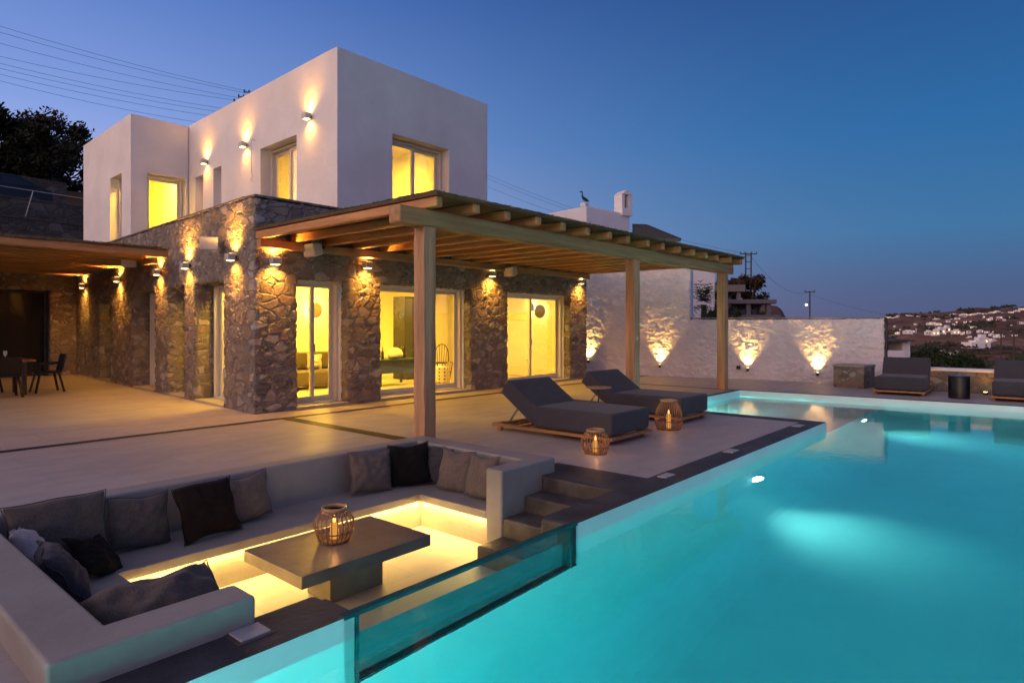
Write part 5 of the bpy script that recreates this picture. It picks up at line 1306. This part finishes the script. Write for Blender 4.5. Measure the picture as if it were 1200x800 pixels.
pole(1173, 70, 390, 'shorter utility pole left of the one at the right edge')
# street lamp
x, y, z = W_(945, 74, 357); t = empty('street_lamp', (x, y, z), RZ, 'small bright street lamp glowing beside the single utility pole', 'street lamp')
mb = MB(); mb.lathe([(0, -.16), (.12, -.10), (.15, 0), (.10, .1), (0, .14)], 14); M['street'] = emis('street_lens', (1, .8, .5), 3.); mb.build('globe', 'street', t)
mb = MB(); mb.tube([(0, 0, .14), (.1, 0, .3), (.4, 0, .3)], .03, 6); mb.build('arm', 'metal_dark', t)
# pole behind the upper block: only crossarms clear the roof edge
x, y, z = W_(290, 60, 108); t = empty('utility_pole', (x, y, 0), RZ, 'utility pole whose dark crossarms just clear the white roofline at upper left', 'utility pole', 'wooden utility poles')
mb = MB(); mb.tube([(.9, 0, 0), (.9, 0, z-.2)], .12, 8); mb.build('pole', 'bark', t)
for (dx, dz) in ((-.1, .0), (-.62, -.45), (-1.05, -.85)):
    mb = MB(); mb.bar((dx-.25, 0, z+dz), (1.1, 0, z+dz-.1), .09); mb.build('crossarm', 'bark', t)
    mb = MB(); mb.lathe([(.05, 0), (.08, .1), (.04, .2), (0, .22)], 8, (dx-.2, 0, z+dz+.03)); mb.lathe([(.05, 0), (.08, .1), (.04, .2), (0, .22)], 8, (dx+.25, 0, z+dz)); mb.build('insulator', 'metal_dark', t)
def wire(a, b, sag, r, lab, grp):
    a = Vector(a); b = Vector(b); pts = [a.lerp(b, k/24)-Vector((0, 0, sag*4*(k/24)*(1-k/24))) for k in range(25)]
    mb = MB(); mb.tube(pts, r, 5); o = mb.build('power_line', 'metal_dark'); tag(o, lab, 'power line', grp); return o
ends = [(286, 106), (283, 108), (277, 114), (275, 117), (262, 127), (258, 131), (250, 136), (238, 144)]
starts = [30, 38, 52, 70, 77, 83, 90, 97]
names = ['topmost', 'second from the top', 'third from the top', 'fourth from the top', 'fourth from the bottom', 'third from the bottom', 'second from the bottom', 'lowest']
for (ex, ey), sy, nm in zip(ends, starts, names):
    a = W_(-60, 50, sy-10-8); b = W_(ex+4, 60, ey+1); wire(a, b, .35, .014, 'thin power line crossing the upper left sky, %s of eight' % nm, 'power lines in the upper left sky')
for i, (y0, y1) in enumerate([(208, 262), (212, 272), (222, 285)]):
    wire(W_(560, 70, y0-8), W_(878, 60, 298+i*4), .9, .011, 'faint power line sloping down right of the white block, %s of three' % ['highest', 'middle', 'lowest'][i], 'power lines behind the neighbouring house')
wire(W_(880, 60, 300), W_(949, 75, 342), 1.3, .012, 'faint power line between the double pole and the single pole', 'power lines behind the neighbouring house')
wire(W_(949, 75, 345), W_(1188, 60, 380), 1.0, .010, 'faint power line running from the single pole to the right edge', 'power lines behind the neighbouring house')

# ------------------------------------------------------------------ sky and afterglow
w = bpy.data.worlds.new('World'); scn.world = w; w.use_nodes = True; nt = w.node_tree; nt.nodes.clear()
out = nt.nodes.new('ShaderNodeOutputWorld'); bg = nt.nodes.new('ShaderNodeBackground'); L(nt, bg.outputs[0], out.inputs[0])
tc = nt.nodes.new('ShaderNodeTexCoord'); sep = nt.nodes.new('ShaderNodeSeparateXYZ'); L(nt, tc.outputs['Generated'], sep.inputs[0])
el = math_(nt, 'MAXIMUM', sep.outputs[2], -.02)
hl = math_(nt, 'SQRT', math_(nt, 'ADD', math_(nt, 'MULTIPLY', sep.outputs[0], sep.outputs[0]), math_(nt, 'MULTIPLY', sep.outputs[1], sep.outputs[1])))
# afterglow bearing: towards -X, a little +Y
gx, gy_ = math.cos(R(160)), math.sin(R(160))
dt_ = math_(nt, 'DIVIDE', math_(nt, 'ADD', math_(nt, 'MULTIPLY', sep.outputs[0], gx), math_(nt, 'MULTIPLY', sep.outputs[1], gy_)), math_(nt, 'MAXIMUM', hl, .001))
west = math_(nt, 'MULTIPLY_ADD', dt_, .5, .5)
east_c = ramp(nt, el, [(0., (.082, .092, .19)), (.05, (.072, .112, .235)), (.13, (.050, .165, .345)), (.26, (.026, .137, .35)), (.45, (.020, .078, .25)), (.62, (.10, .11, .22)), (1., (.19, .17, .26))]).outputs[0]
mid_c = ramp(nt, el, [(0., (.60, .46, .66)), (.14, (.45, .47, .80)), (.28, (.22, .33, .70)), (.45, (.085, .18, .52)), (.62, (.14, .16, .36)), (1., (.19, .17, .26))]).outputs[0]
west_c = ramp(nt, el, [(0., (4.2, 2.0, 1.0)), (.1, (3.6, 2.0, 1.4)), (.3, (1.7, 1.2, 1.1)), (.6, (.55, .46, .52)), (1., (.19, .17, .26))]).outputs[0]
f1 = nt.nodes.new('ShaderNodeMapRange'); f1.interpolation_type = 'SMOOTHSTEP'; L(nt, west, f1.inputs[0]); f1.inputs[1].default_value = .02; f1.inputs[2].default_value = .60
f2 = nt.nodes.new('ShaderNodeMapRange'); f2.interpolation_type = 'SMOOTHSTEP'; L(nt, west, f2.inputs[0]); f2.inputs[1].default_value = .60; f2.inputs[2].default_value = 1.
c = mixc(nt, f1.outputs[0], east_c, mid_c); c = mixc(nt, f2.outputs[0], c, west_c)
L(nt, c, bg.inputs[0]); bg.inputs[1].default_value = 1.
sun = light('afterglow_sun', 'SUN', (-20, 10, 12), .62, (1, .74, .66), None, (0, 0, 0), angle=R(40))
sun.rotation_euler = Vector((math.cos(R(-20)), math.sin(R(-20)), -.22)).to_track_quat('-Z', 'Y').to_euler()

# ------------------------------------------------------------------ camera and render settings
cam = bpy.data.cameras.new('camera'); co = bpy.data.objects.new('camera', cam); COL.objects.link(co)
co.location = (0, 0, 1.5); co.rotation_euler = (R(90), 0, R(40.7-90)); cam.lens = 22.5; cam.sensor_width = 36; cam.shift_y = -.015
cam.clip_start = .05; cam.clip_end = 20000; scn.camera = co
scn.view_settings.view_transform = 'Standard'; scn.view_settings.look = 'None'; scn.view_settings.gamma = 1; scn.view_settings.exposure = .1
scn.render.engine = 'CYCLES'
cy = scn.cycles; cy.max_bounces = 10; cy.transmission_bounces = 8; cy.transparent_max_bounces = 12; cy.diffuse_bounces = 4; cy.glossy_bounces = 4
cy.caustics_refractive = True; cy.caustics_reflective = False; cy.sample_clamp_indirect = 40; cy.blur_glossy = .5
